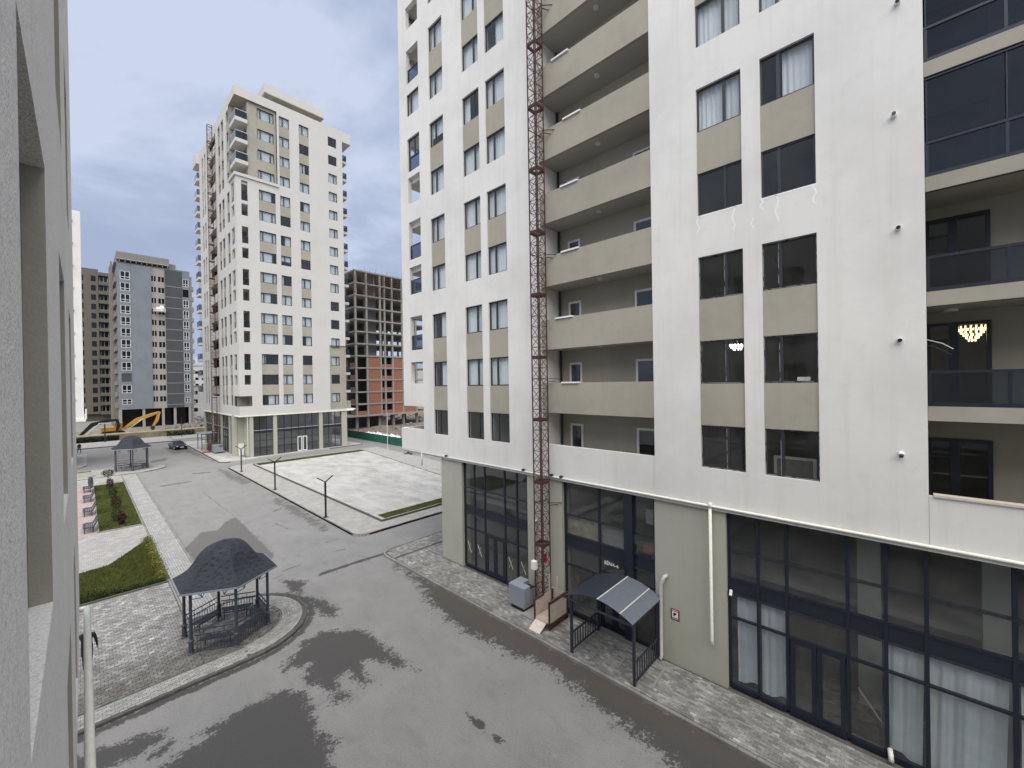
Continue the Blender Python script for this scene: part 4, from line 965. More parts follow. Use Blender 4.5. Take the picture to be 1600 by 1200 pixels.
def sdf(px, py, poly):
    P = np.array(poly); d = np.full(px.shape, 1e9); ins = np.zeros(px.shape, bool)
    for i in range(len(P)):
        a, b = P[i], P[(i + 1) % len(P)]; e = b - a; l2 = (e ** 2).sum() + 1e-9
        t = np.clip(((px - a[0]) * e[0] + (py - a[1]) * e[1]) / l2, 0, 1)
        d = np.minimum(d, np.hypot(px - a[0] - t * e[0], py - a[1] - t * e[1]))
        c = ((a[1] > py) != (b[1] > py)) & (px < (b[0] - a[0]) * (py - a[1]) / (b[1] - a[1] + 1e-12) + a[0]); ins ^= c
    return np.where(ins, d, -d)
xs = np.concatenate([[-3000, -900, -300, -100, -40, -12, -4], np.arange(-1, 13.7, .11), [14.2, 15, 17, 20, 25, 32, 40, 60, 100, 300, 900, 3000]])
ys = np.concatenate([[-3000, -900, -300, -60, -15], np.arange(-4, 28, .13), np.arange(28, 60, .25), np.arange(60, 112, .5), [114, 118, 125, 140, 180, 260, 500, 1200, 3000]])
X, Y = np.meshgrid(xs, ys); n0, n1 = len(ys), len(xs)
wv = np.full(X.shape, -1.0)
for k, p in WET.items():
    s_ = sdf(X, Y, p); wv = np.maximum(wv, np.clip(s_ * (1.0 if k == 'p3' else 1.6 if k[0] == 'p' else 6) + (.45 if k[0] == 'p' else .7), -1.2, 1.4))
rk = np.hypot(X - 4.55, Y - 21.72) - 2.92; band = np.where(X < 4.55, np.abs(Y - 18.62) - .16, np.abs(rk - .16) - .14); band = np.where((X < 4.55) & (Y > 20), 9, band); wv = np.maximum(wv, np.clip(-band * 5 + .55, -1.2, 1.2))  # dark wet band round the island kerb, with its shade painted in
md = np.clip(sdf(X, Y, MUD) * 2 + .5, 0, 1)
v = [(float(a), float(b), 0.0) for a, b in zip(X.ravel(), Y.ravel())]
f = [(j * n1 + i, j * n1 + i + 1, (j + 1) * n1 + i + 1, (j + 1) * n1 + i) for j in range(n0 - 1) for i in range(n1 - 1)]
me = bpy.data.meshes.new('ground'); me.from_pydata(v, [], f); me.update()
dm = np.zeros(X.shape)
for k, p in FAINT.items(): dm = np.maximum(dm, np.clip(sdf(X, Y, p) * (2.0 if k == 'p4' else 4 if k[0] == 's' else .8) + .5, 0, 1) * (1 if k in ('p4', 'q') or k[0] == 's' else .62))
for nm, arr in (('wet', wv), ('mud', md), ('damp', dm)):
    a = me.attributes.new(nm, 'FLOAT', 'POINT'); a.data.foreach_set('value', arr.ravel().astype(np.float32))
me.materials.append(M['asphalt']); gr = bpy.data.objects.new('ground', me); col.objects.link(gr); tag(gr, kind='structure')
def struct(name, mb, mat, **k): return tag(obj(name, mb, mat, **k), kind='structure')

def in_frame(x, y, z):
    d = Vector((x, y, z - H)); dz = d.dot(fw)
    if dz < .1: return False
    return abs(d.dot(rt2) / dz) < 800 / 636.4 * 1.01 and abs(d.dot(up2) / dz) < 600 / 636.4 * 1.01
PV = MB().box(-.047, -.097, -.04, .047, .097, 0, 'b').mesh('paver'); PV.materials.append(M['paver_grey'])
def stuff_pavers(parent, cells, z, mat, name='pavers', h=.04):
    m = MB()
    for (cx, cy, hx, hy, ang) in cells:
        dz = random.uniform(-.006, .006); c, s_ = math.cos(ang), math.sin(ang); i = len(m.v)
        for zz in (z - h, z + dz):
            for a, b in ((-hx, -hy), (hx, -hy), (hx, hy), (-hx, hy)): m.v.append((cx + a * c - b * s_, cy + a * s_ + b * c, zz + random.uniform(-.002, .002)))
        m.f += [(i + 4, i + 5, i + 6, i + 7), (i, i + 1, i + 5, i + 4), (i + 1, i + 2, i + 6, i + 5), (i + 2, i + 3, i + 7, i + 6), (i + 3, i, i + 4, i + 7)]
    return tag(obj(name, m, mat, parent), kind='stuff')
def bond(x0, x1, y0, y1, along='y', sx=.1, sy=.2, gap=.006):
    out = []; r = 0
    if along == 'y':
        x = x0
        while x + sx <= x1 + 1e-6:
            y = y0 - (sy / 2 if r % 2 else 0)
            while y < y1:
                a, b = max(y, y0), min(y + sy, y1)
                if b - a > .04: out.append((x + sx / 2, (a + b) / 2, sx / 2 - gap / 2, (b - a) / 2 - gap / 2, 0))
                y += sy
            x += sx; r += 1
    else:
        for (a, b, c, d, e) in bond(y0, y1, x0, x1, 'y', sx, sy, gap): out.append((b, a, d, c, 0))
    return out
def kerb_line(parent, pts, wd, z0, z1, step=.5, mat='kerb_stone'):
    """kerb stones along a polyline (centre line)"""
    P = [Vector((*p, 0)) for p in pts]; seg_ = []; 
    for i in range(len(P) - 1):
        d = (P[i + 1] - P[i]); n = max(1, int(round(d.length / step)))
        for k in range(n): seg_.append((P[i] + d * (k / n), P[i] + d * ((k + 1) / n)))
    for a, b in seg_:
        d = (b - a).normalized(); nrm = Vector((-d.y, d.x, 0)) * wd / 2; g_ = d * .006; a2, b2 = a + g_, b - g_
        jz = random.uniform(-.008, .006); ch = .018
        m = MB(); q = [a2 - nrm, b2 - nrm, b2 + nrm, a2 + nrm]; nn = Vector((-d.y, d.x, 0)) * ch
        lo = [(p.x, p.y, z0) for p in q]; mid = [(p.x, p.y, z1 + jz - ch) for p in q]; t_ = [q[0] + nn, q[1] + nn, q[2] - nn, q[3] - nn]; hi = [(p.x, p.y, z1 + jz) for p in t_]
        m.v = lo + mid + hi
        m.f = [(i + L_, (i + 1) % 4 + L_, (i + 1) % 4 + L_ + 4, i + L_ + 4) for L_ in (0, 4) for i in range(4)] + [(8, 9, 10, 11)]
        obj('kerb_stone', m, mat, parent)
# ---- right pavement
arc = [(13.9 - .9 * math.cos(t), 23.6 + .9 * math.sin(t)) for t in np.linspace(0, math.pi / 2, 8)]
pvR = struct('pavement', MB().prism([(13.0, -6), (15.6, -6), (15.6, 20.7), (33, 20.7), (33, 24.5)] + arc[::-1], 0.0, .09), 'joint_dirt')
kerb_line(pvR, [(13.06, -5), (13.06, 23.55)] + [(13.9 - .84 * math.cos(t), 23.6 + .84 * math.sin(t)) for t in np.linspace(.1, math.pi / 2, 6)] + [(20, 24.44)], .13, 0.0, .135)
cells = [c for c in bond(13.14, 15.31, -3, 22.62, 'y')] + [c for c in bond(13.2, 20, 22.86, 24.35, 'x') if not (c[0] < 13.55 and c[1] > 23.9)] + bond(15.32, 16.9, 20.75, 22.62, 'y')
vis = sorted([c for c in cells if in_frame(c[0], c[1], .13) and c[3] > .09 and c[2] < .06], key=lambda c: c[0] ** 2 + c[1] ** 2)[:300]; vs_ = set(vis)
for c in vis:
    o = bpy.data.objects.new('paver', PV); col.objects.link(o); o.parent = pvR; o.location = (c[0], c[1], .13 + random.uniform(-.006, .006)); o.rotation_euler = (random.uniform(-.02, .02), random.uniform(-.02, .02), random.uniform(-.02, .02))
stuff_pavers(pvR, [c for c in cells if c not in vs_], .13, 'paver_grey')
# broken ramp edges by the entrance
for (x, y, l, a) in ((13.45, 8.75, .9, .1), (13.6, 7.75, .7, .05), (13.5, 6.35, 1.2, .06)):
    m = MB(); m.bar((x, y, .135), (x + l, y + a, .15), .10, .05); obj('kerb_stone', m, 'kerb_stone', pvR)
# ---- left courtyard and gazebo island
GX, GYY = 4.27, 21.7
CX, CY, RO, RI = 4.55, 21.72, 2.92, 1.85
arcL = [(CX + RO * math.cos(t), CY + RO * math.sin(t)) for t in np.linspace(-math.pi / 2, math.pi / 2 - .02, 22)]
pvL = struct('courtyard_pavement', MB().prism([(-14, 18.8), (CX, 18.8)] + arcL[1:] + [(4.58, 24.66), (4.58, 70.4), (4.58, 71), (-14, 71)], 0, .085), 'joint_dirt')
kerb_line(pvL, [(-2.5, 18.86), (CX, 18.86)] + [(CX + (RO - .06) * math.cos(t), CY + (RO - .06) * math.sin(t)) for t in np.linspace(-math.pi / 2, math.pi / 2 - .05, 20)][1:], .09, 0, .118, 1.0, 'kerb_dark')
kerb_line(pvL, [(4.53, 24.66), (4.53, 71)], .11, 0, .128, 1.0)
cc = bond(-2.5, 4.4, 18.93, 19.68, 'x', .125, .2, .01)
for i in range(8):
    r = RI + .06 + i * .105; n = int(2.0 * math.pi * r / .2)
    for k in range(n):
        t = 2 * math.pi * (k + (.5 if i % 2 else 0)) / n; t = t if t < math.pi else t - 2 * math.pi
        if -1.62 < t < 1.55: cc.append((CX + r * math.cos(t), CY + r * math.sin(t), .048, math.pi * r / n - .004, t))
stuff_pavers(pvL, cc, .125, 'paver_island')
kerb_line(pvL, [(-2.5, 19.72), (CX, 19.72)] + [(CX + (RI - .03) * math.cos(t), CY + (RI - .03) * math.sin(t)) for t in np.linspace(-math.pi / 2 + .15, 1.5, 14)], .06, .05, .128, 1.0, 'kerb_stone')
stuff_pavers(pvL, bond(3.26, 4.46, 24.0, 70.5, 'y', .12, .2, .016), .125, 'paver_path')
kerb_line(pvL, [(3.2, 23.6), (3.2, 70.5)], .08, .05, .13, 1.0)
stuff_pavers(pvL, [c for c in bond(-2.5, 3.14, 19.78, 29.5, 'x', .17, .2, .014)] + [c for c in bond(3.14, 6.4, 19.78, 23.6, 'x', .17, .2, .014) if c[0] < CX or math.hypot(c[0] - CX, c[1] - CY) < RI - .1], .12, 'paver_court')
tag(obj('far_paving', MB().box(-14, 29.55, .08, 3.15, 70.8, .112), 'court_paving', pvL))
tag(obj('pink_paving', MB().box(-3, 43.2, .10, .62, 65.2, .118), 'pink_paving', pvL))
# far island round the second gazebo and road-side kerbs
pvF = struct('far_pavement', MB().prism([(-14, 71.2), (4.5, 71.2)] + [(4.5 + 3.4 * math.cos(t), 74.6 + 3.4 * math.sin(t)) for t in np.linspace(-1.5, 1.6, 18)] + [(-14, 78)], 0, .12), 'court_paving')
kerb_line(pvF, [(4.5 + 3.36 * math.cos(t), 74.6 + 3.36 * math.sin(t)) for t in np.linspace(-1.5, 1.6, 16)] + [(-6, 77.95)], .12, 0, .15, 1.0)
pvG = struct('far_pavement', MB().prism([(-14, 82.3), (-.3, 82.3), (.3, 84), (.3, 99), (-14, 99)], 0, .14), 'court_paving')
pvH = struct('far_pavement', MB().box(-40, 108, 0, 12.8, 119, .12), 'plaza_paving')
kerb_line(pvH, [(-8, 108), (12.8, 108)], .2, 0, .16, 2.0, 'kerb_dark')
pvI = struct('far_pavement', MB().box(13.2, 110.5, 0, 40, 117, .12), 'plaza_paving')
# tower apron
pvT = struct('tower_apron', MB().prism([(13.5, 71.2), (14.1, 70.4), (16.2, 70.2), (35.2, 71.6), (35.5, 104), (13.5, 104)], 0, .12), 'plaza_concrete')
kerb_line(pvT, [(13.45, 104), (13.45, 71.3), (14.1, 70.38), (35.2, 71.55)], .12, 0, .14, 1.5, 'kerb_dark')
# ---- plaza
arcP = [(14.2 - .9 * math.cos(t), 28.9 - .9 * math.sin(t)) for t in np.linspace(0, math.pi / 2, 8)]
pl = struct('plaza_pavement', MB().prism(arcP + [(33, 28.0), (35, 66), (14, 66), (13.3, 65.3)], 0, .14), 'plaza_paving')
kerb_line(pl, [(14, 66), (13.35, 65.3), (13.35, 28.9)] + [(14.2 - .85 * math.cos(t), 28.9 - .85 * math.sin(t)) for t in np.linspace(.2, math.pi / 2, 6)] + [(33, 28.05)], .1, 0, .15, .9, 'kerb_dark')
inner = [(16.1, 29.6), (27.4, 29.6), (31.6, 64.4), (16.1, 64.6)]
ps = struct('plaza_slab', MB().prism(inner, .13, .27), 'plaza_concrete')
kerb_line(ps, [(16.05, 64.6), (16.05, 29.55), (27.4, 29.55), (31.65, 64.4), (16.05, 64.65)], .09, .13, .31, 1.0, 'kerb_dark')
def blades(name, label, poly, n, hmin, hmax, mat='grass', z=.12, soil=True, wd=.012):
    P = np.array(poly); x0, y0 = P.min(0); x1, y1 = P.max(0); m = MB()
    A = np.random.rand(n * 3, 2) * [x1 - x0, y1 - y0] + [x0, y0]; A = A[sdf(A[:, 0], A[:, 1], poly) > .02][:n]
    for x, y in A:
        h_ = random.uniform(hmin, hmax); a = random.random() * 6.28; c, s_ = math.cos(a) * wd, math.sin(a) * wd; lx, ly = random.uniform(-.04, .04), random.uniform(-.04, .04)
        i = len(m.v); m.v += [(x - c, y - s_, z), (x + c, y + s_, z), (x + lx, y + ly, z + h_)]; m.f.append((i, i + 1, i + 2))
    b = len(m.v); m.v += [(x, y, z + .004) for x, y in poly]; m.f.append(tuple(range(b, b + len(poly))))
    return tag(obj(name, m, mat), label, 'grass', kind='stuff')
blades('lawn', 'rectangular lawn with a row of small shrubs beside the white path', [(.72, 43.7), (3.12, 43.7), (3.12, 65.3), (.72, 65.3)], 26000, .04, .09, wd=.02)
L2 = [(-1.5, 34.6), (-.26, 34.89), (0.95, 35.15), (2.09, 37.32), (3.1, 39.3), (3.12, 29.75), (-1.5, 29.75)]
blades('lawn', 'wedge-shaped lawn nearer the gazebo with shrubs round its edge', L2, 26000, .05, .13, wd=.018)
blades('grass_strip', 'narrow grass strip along the near edge of the white plaza', [(16.4, 29.75), (27, 29.75), (27.1, 30.95), (16.4, 30.95)], 9000, .03, .07, z=.272, wd=.02)
blades('grass_strip', 'narrow grass strip along the tower side of the white plaza', [(16.3, 62.9), (31.2, 62.7), (31.3, 64.2), (16.3, 64.4)], 8000, .04, .09, z=.272, wd=.03)
kerb_line(pvL, [(.66, 43.6), (.66, 65.4)], .09, .05, .22, 1.5); kerb_line(pvL, [(.66, 43.6), (3.15, 43.6)], .09, .05, .2, 1.2); kerb_line(pvL, [(-1.5, 29.62), (3.15, 29.62)], .09, .05, .2, 1.0, 'kerb_dark')
def foliage(name, mat, parent, fn, n, s0, s1):
    m = MB()
    for _ in range(n):
        p = Vector(fn()); d = Vector((random.gauss(0, 1), random.gauss(0, 1), random.gauss(0, 1))).normalized(); e_ = d.orthogonal().normalized(); g_ = d.cross(e_); s_ = random.uniform(s0, s1)
        m.poly([p - e_ * s_, p + g_ * s_ * .5, p + e_ * s_, p - g_ * s_ * .5])
    return obj(name, m, mat, parent)
def hed1():
    t = random.random(); return (3.0 + random.gauss(0, .12), 30 + t * 9.2, .12 + random.random() ** 1.3 * (.35 + .2 * math.sin(t * 31)))
h_ = foliage('hedge', 'leaf_yellow', None, hed1, 4200, .02, .06); tag(h_, 'loose yellow-green border shrubs along the wedge lawn beside the path', 'hedge', kind='stuff')
def hed2():
    t = random.random(); return (-1 + t * 4, 29.9 + random.gauss(0, .1), .12 + random.random() ** 1.4 * (.22 + .22 * max(0, math.sin(t * 5.3))))
h_ = foliage('hedge', 'leaf_green', None, hed2, 3600, .02, .06); tag(h_, 'low dark green hedge along the near edge of the wedge lawn', 'hedge', kind='stuff')

# ---- shrubs on the lawn
def shrub(name, label, x, y, r, h, mat, kind='cone', group='shrubs on the lawn'):
    s_ = thing(name, label, 'shrub' if kind != 'ball' else 'tree', (x, y, .12), group)
    tr = MB(); top = h * (.62 if kind == 'ball' else .5)
    tr.tube([(x, y, .1), (x + .01, y, .12 + top * .5), (x, y, .12 + top)], [.035, .03, .02], 6); t_ = obj('trunk', tr, 'bark', s_)
    br = MB()
    for i in range(5):
        a = i * 1.26; br.tube([(x, y, .12 + top * .6), (x + r * .6 * math.cos(a), y + r * .6 * math.sin(a), .12 + top * .6 + h * .25)], [.014, .005], 4)
    obj('limb', br, 'bark', t_)
    def fn():
        while True:
            u = Vector((random.uniform(-1, 1), random.uniform(-1, 1), random.uniform(-1, 1)))
            if u.length < 1: break
        u = u.normalized() * (u.length ** .5) * (1 + .18 * math.sin(u.x * 9 + u.y * 7 + x))
        if kind == 'ball': return (x + u.x * r, y + u.y * r, .12 + h * .78 + u.z * r * .75)
        return (x + u.x * r, y + u.y * r, .12 + h * .52 + u.z * h * .48)
    foliage('crown', mat, s_, fn, 700, .03, .075)
shrub('small_tree', 'small round-crowned tree at the far end of the shrub row', 1.85, 65.6, .52, 1.55, 'leaf_green', 'ball')
shrub('shrub', 'reddish-brown shrub next to the small round tree', 1.87, 61.4, .30, 1.25, 'leaf_red')
shrub('shrub', 'green shrub between the two upper reddish shrubs on the lawn', 1.92, 56.2, .33, 1.15, 'leaf_green')
shrub('shrub', 'reddish-brown shrub in the middle of the shrub row', 1.92, 50.8, .33, 1.25, 'leaf_red')
shrub('shrub', 'leafy green shrub near the close end of the shrub row', 1.80, 46.3, .38, 1.2, 'leaf_green')
shrub('shrub', 'reddish-brown shrub at the close end of the shrub row', 2.0, 44.9, .26, 1.0, 'leaf_red')

# ---- gazebo (built at the origin, then placed)
def make_gazebo(label, group):
    G = thing('gazebo', label, 'gazebo', (0, 0, 0), group); RC_ = 1.6
    cs = [(RC_ * math.cos(R(a)), RC_ * math.sin(R(a))) for a in (-90, -30, 30, 90, 150, 210)]
    for x, y in cs:
        m = MB(); m.lathe((x, y, 0), [(.12, 0), (.12, .05), (.09, .08), (.085, .5), (.1, .52), (.1, .56), (.06, .6), (.055, 2.5), (.08, 2.52), (.08, 2.58), (.05, 2.62)], 12); obj('column', m, 'gazebo_metal', G, smooth=False)
    for i in range(6):
        a, b = Vector((*cs[i], 0)), Vector((*cs[(i + 1) % 6], 0)); d = (b - a); L_ = d.length; d = d.normalized()
        bm = MB(); bm.bar(a + Vector((0, 0, 2.58)), b + Vector((0, 0, 2.58)), .06, .08); obj('beam', bm, 'gazebo_metal', G)
        for e0, sg_ in ((a, 1), (b, -1)):
            k = MB(); p = e0 + d * sg_ * .06
            k.bar(p + Vector((0, 0, 2.22)), p + d * sg_ * .36 + Vector((0, 0, 2.24)), .02); k.bar(p + d * sg_ * .36 + Vector((0, 0, 2.24)), p + d * sg_ * .44 + Vector((0, 0, 2.53)), .025)
            for q in (.08, .18, .28): k.bar(p + d * sg_ * q + Vector((0, 0, 2.53)), p + d * sg_ * .36 + Vector((0, 0, 2.24)), .014)
            obj('bracket', k, 'gazebo_metal', G)
        if i == 4: continue
        rl = MB(); s0, s1 = a + d * .09, b - d * .09
        for z in (.95, .74, .16): rl.bar(s0 + Vector((0, 0, z)), s1 + Vector((0, 0, z)), .035)
        ra = obj('railing', rl, 'gazebo_metal', G); bl = MB(); nb_ = 12
        for k in range(1, nb_):
            p = s0 + (s1 - s0) * k / nb_; bl.bar(p + Vector((0, 0, .05)), p + Vector((0, 0, .95 if k % 3 == 0 else .74)), .018)
        for k in range(1, nb_, 3):
            p = s0 + (s1 - s0) * (k + .5) / nb_
            pts = [p + d * .08 * math.cos(t) + Vector((0, 0, .56 + .13 * math.sin(t))) for t in np.linspace(0, math.pi, 7)]; bl.tube(pts, .009, 4)
        obj('baluster', bl, 'gazebo_metal', ra)
        inn = -(a + b).normalized(); se = MB()
        for k in range(4):
            o_ = .1 + k * .1; sh = o_ * .58; se.bar(s0 + inn * o_ + d * sh + Vector((0, 0, .45)), s1 + inn * o_ - d * sh + Vector((0, 0, .45)), .075, .03)
        bn = obj('seat', se, 'gazebo_metal', G); lg = MB()
        for q in (.18, .82):
            p = s0 + (s1 - s0) * q + inn * .38; lg.bar(p + Vector((0, 0, .05)), p + Vector((0, 0, .43)), .04)
        obj('leg', lg, 'gazebo_metal', bn)
    prof = [(2.02, 2.60), (1.84, 2.69), (1.62, 2.80), (1.42, 2.95), (1.26, 3.15), (1.12, 3.38), (.95, 3.62), (.72, 3.82), (.45, 3.95), (.2, 4.0), (0.01, 4.01)]
    ang = [R(a) for a in (-90, -30, 30, 90, 150, 210)]; rf = MB(); sh = MB(); sd_ = MB()
    for i in range(6):
        A, B = ang[i], ang[(i + 1) % 6]
        for k in range(len(prof) - 1):
            r0, z0 = prof[k]; r1, z1 = prof[k + 1]
            p = [Vector((r0 * math.cos(A), r0 * math.sin(A), z0)), Vector((r0 * math.cos(B), r0 * math.sin(B), z0)), Vector((r1 * math.cos(B), r1 * math.sin(B), z1)), Vector((r1 * math.cos(A), r1 * math.sin(A), z1))]
            rf.quad(*p)
            nrm = (p[1] - p[0]).cross(p[3] - p[0]).normalized()
            for half in (0, 1, 2):
                t0, t1 = half / 3, half / 3 + 1 / 3
                l0, l1 = p[0].lerp(p[3], t0), p[1].lerp(p[2], t0); u0, u1 = p[0].lerp(p[3], t1 + .06), p[1].lerp(p[2], t1 + .06)
                n_ = max(1, int((l1 - l0).length / .15)); off = .5 * ((3 * k + half) % 2)
                for j in range(-1, n_ + 1):
                    f0, f1 = max(0, (j + off) / n_), min(1, (j + 1 + off) / n_)
                    if f1 - f0 < .02 / max(.2, n_ * .1): continue
                    o0, o1 = nrm * .014, nrm * .004
                    gq = .004 / max(.05, (l1 - l0).length)
                    (sd_ if (j + (3 * k + half) * 2) % 5 == 0 and k < 8 else sh).quad(l0.lerp(l1, f0 + gq) + o0, l0.lerp(l1, f1 - gq) + o0, u0.lerp(u1, f1 - gq) + o1, u0.lerp(u1, f0 + gq) + o1)
    ro = obj('roof', rf, 'gazebo_metal', G); tag(obj('shingles', sh, 'shingle', ro), kind='stuff'); tag(obj('shingle_tabs', sd_, 'shingle_dark', ro), kind='stuff')
    fa = MB()
    for i in range(6):
        p, q = Vector((2.0 * math.cos(ang[i]), 2.0 * math.sin(ang[i]), 2.585)), Vector((2.0 * math.cos(ang[(i + 1) % 6]), 2.0 * math.sin(ang[(i + 1) % 6]), 2.585)); fa.bar(p, q, .05, .07)
    obj('fascia', fa, 'cabinet_grey', ro)  # pale rim bar; the eave's edge highlight is put into its colour
    sf = MB(); sf.poly([(1.98 * math.cos(a), 1.98 * math.sin(a), 2.56) for a in ang][::-1]); obj('ceiling', sf, 'gazebo_metal', ro)
    for k in (0, 3):
        x, y = cs[k][0] * .8, cs[k][1] * .8
    return G
g1 = make_gazebo('hexagonal dark metal gazebo with bell-shaped shingle roof near the road bend', 'gazebos')
g2 = copy_tree(g1); g2['label'] = 'second smaller-looking gazebo far along the white path near the car'
g1.location = (GX, GYY, .10); g2.location = (4.4, 74.8, .12); g2.scale = (1.12, 1.12, 1.12); g2.rotation_euler.z = R(0)

# ---- construction hoists
def make_hoist(label, a, hgt, sect=2.9):
    Hh = thing('construction_hoist', label, 'hoist', (0, 0, 0), 'mast hoists on the facades')
    m = MB(); bays = 6; h = sect / bays; c = [(-a / 2, -a / 2), (a / 2, -a / 2), (a / 2, a / 2), (-a / 2, a / 2)]
    for x, y in c: m.bar((x, y, 0), (x, y, sect), .044)
    for b in range(bays):
        z = b * h
        for i in range(4):
            p, q = c[i], c[(i + 1) % 4]; m.bar((*p, z), (*q, z), .020)
            if b % 2: p, q = q, p
            m.bar((*p, z), (*q, z + h), .019)
    for i in range(4): p, q = c[i], c[(i + 1) % 4]; m.bar((*p, .03), (*q, .03), .07, .09); m.bar((*p, sect - .03), (*q, sect - .03), .06, .06)
    me_ = m.mesh('mast_section'); me_.materials.append(M['rust_red']); n = int(hgt / sect)
    for k in range(n):
        o = bpy.data.objects.new('mast_section', me_); col.objects.link(o); o.parent = Hh; o.location = (0, 0, .45 + k * sect)
    for k in range(2, n, 2):
        z = .45 + k * sect - 1.0; t_ = MB(); t_.bar((a / 2, -a / 2, z), (a / 2 + .38, -a / 2 - .45, z), .03); t_.bar((a / 2, -a / 2, z - .12), (a / 2 + .38, -a / 2 - .2, z - .12), .03); t_.bar((-a / 2, a / 2, z), (a / 2 + .38, a / 2 - .1, z), .03)
        obj('wall_tie', t_, 'rust_red', Hh)
    return Hh
h1 = make_hoist('red steel mast hoist with platform on the pavement beside the entrance canopy', .50, 46)
b_ = MB(); b_.box(-.9, -1.0, .13, .5, .6, .22); obj('base_slab', b_, 'raw_concrete', h1)
pf = MB(); pf.box(-.95, -1.1, .38, .35, -.28, .44); fl_ = obj('platform_floor', pf, 'ply', h1)
fr_ = MB()
for x in (-.95, .35): 
    for y in (-1.1, -.28): fr_.bar((x, y, .16), (x, y, 1.35 if y < -1 else 1.2), .06)
fr_.bar((-.95, -1.1, 1.32), (.35, -1.1, 1.32), .09); fr_.bar((-.95, -1.1, .36), (.35, -1.1, .36), .1); fr_.bar((-.95, -.28, .36), (-.95, -1.1, .36), .1); fr_.bar((-.95, -.28, 1.2), (-.3, -.28, 1.2), .07)
obj('platform_frame', fr_, 'rust_red', h1)
obj('side_panel', MB().box(-.92, -1.085, .42, .32, -1.07, 1.26), 'ramp_metal', h1); obj('side_panel', MB().box(-.92, -.30, .42, .2, -.285, 1.2), 'ply', h1)
ms = MB()
for k in range(7): ms.bar((.34, -.3 - k * .13, .45), (.34, -.3 - k * .13, 1.3), .012); ms.bar((.34, -.28, .5 + k * .13), (.34, -1.1, .5 + k * .13), .012)
obj('mesh_gate', ms, 'ramp_metal', h1)
rp = MB(); rp.v = [(-.97, -.35, .42), (-.97, -.95, .42), (-1.45, -.95, .16), (-1.45, -.35, .16), (-.97, -.35, .39), (-.97, -.95, .39), (-1.45, -.95, .13), (-1.45, -.35, .13)]; rp.f = [(0, 1, 2, 3), (7, 6, 5, 4), (0, 3, 7, 4), (1, 0, 4, 5), (2, 1, 5, 6), (3, 2, 6, 7)]; obj('ramp', rp, 'ramp_metal', h1)
for y in (-.3, -.75): obj('guide_post', MB().bar((.1, y, .45), (.1, y, 2.0), .06), 'ply', h1)
obj('control_box', MB().box(-.45, .1, 2.2, -.25, .35, 2.6), 'bag_white', h1, bevel=.02); obj('notice', MB().box(-.28, -.27, 2.6, -.02, -.255, 3.0), 'sign_red', h1)
h1.location = (14.70, 12.15, 0)
h2_ = make_hoist('far red mast hoist climbing the left face of the white tower', .68, 56.5)
m = MB(); m.box(-1.2, -2.0, .4, .4, -.4, 1.5); obj('platform_cage', m, 'rust_red', h2_)
h2_.location = (15.45, 84.8, 0)
def cabinet(label, x, y, sx, sy, hz):
    c = thing('equipment_cabinet', label, 'cabinet', (x, y, .13), 'hoist cabinets')
    m = MB(); m.prism([(x, y), (x + sx, y), (x + sx, y + sy), (x, y + sy)], .32, .32 + hz * .8); obj('body', m, 'cabinet_grey', c, bevel=.015)
    m = MB(); m.prism([(x - .01, y - .01), (x + sx * .5, y - .01), (x + sx * .5, y + sy * .45), (x + sx + .01, y + sy * .45), (x + sx + .01, y + sy + .01), (x - .01, y + sy + .01)], .325 + hz * .8, .32 + hz); obj('lid', m, 'cabinet_grey', c)
    obj('recess', MB().box(x + sx * .52, y + .01, .323 + hz * .8, x + sx - .01, y + sy * .43, .33 + hz * .8), 'black_paint', c)
    obj('foot', MB().box(x + .08, y + .08, .13, x + sx - .08, y + sy - .08, .32), 'black_paint', c)
cabinet('grey sheet-metal cabinet on the pavement beside the near hoist', 14.0, 12.72, .85, .98, .95)
cabinet('small grey cabinet at the foot of the far tower hoist', 14.6, 80.6, 1.2, 2.2, 1.1)
# tower-side porch frame
pc = thing('steel_porch_frame', 'dark open steel porch frame by the tower hoist', 'porch', (14.5, 88, .12))
m = MB()
for x in (13.9, 16.0):
    for y in (86.5, 90): m.bar((x, y, .12), (x, y, 2.9), .1)
m.bar((13.9, 86.5, 2.9), (13.9, 90, 2.9), .1); m.bar((13.9, 86.5, 2.9), (16, 86.5, 2.9), .1); m.bar((13.9, 90, 2.9), (16, 90, 2.9), .1); m.bar((13.9, 86.5, 2), (16, 86.5, 2), .06); obj('frame', m, 'steel_dark', pc)
m = MB(); m.box(13.7, 86.3, 2.95, 16.1, 90.2, 3.02); obj('roof_sheet', m, 'cabinet_grey', pc)
m = MB(); [m.bar((13.9 + k * .3, 86.5, .3), (13.9 + k * .3, 86.5, 1.1), .04) for k in range(7)]; m.bar((13.9, 86.5, 1.1), (16, 86.5, 1.1), .05); obj('railing', m, 'steel_dark', pc)

# ---- entrance canopy
CN = thing('entrance_canopy', 'dark steel entrance canopy with curved roof sheets and slatted side rails', 'canopy', (14.2, 8.2, .13))
for x in (13.25, 15.2):
    for y in (6.85, 9.52): obj('post', MB().box(x - .045, y - .045, .13, x + .045, y + .045, 2.47), 'canopy_dark', CN)
def az(y): t = (y - 6.72) / (9.65 - 6.72); return 2.48 + .40 * math.sin(math.pi * t) ** .9 if 0 < t < 1 else 2.48
def sheet(y0, y1, mat):
    m = MB(); n = 10
    for k in range(n):
        a, b = y0 + (y1 - y0) * k / n, y0 + (y1 - y0) * (k + 1) / n
        for dz in (0, -.012): m.quad((12.92, a, az(a) + dz), (15.28, a, az(a) + dz), (15.28, b, az(b) + dz), (12.92, b, az(b) + dz))
        m.quad((12.92, a, az(a)), (12.92, b, az(b)), (12.92, b, az(b) - .012), (12.92, a, az(a) - .012))
    obj('roof_sheet', m, mat, CN)
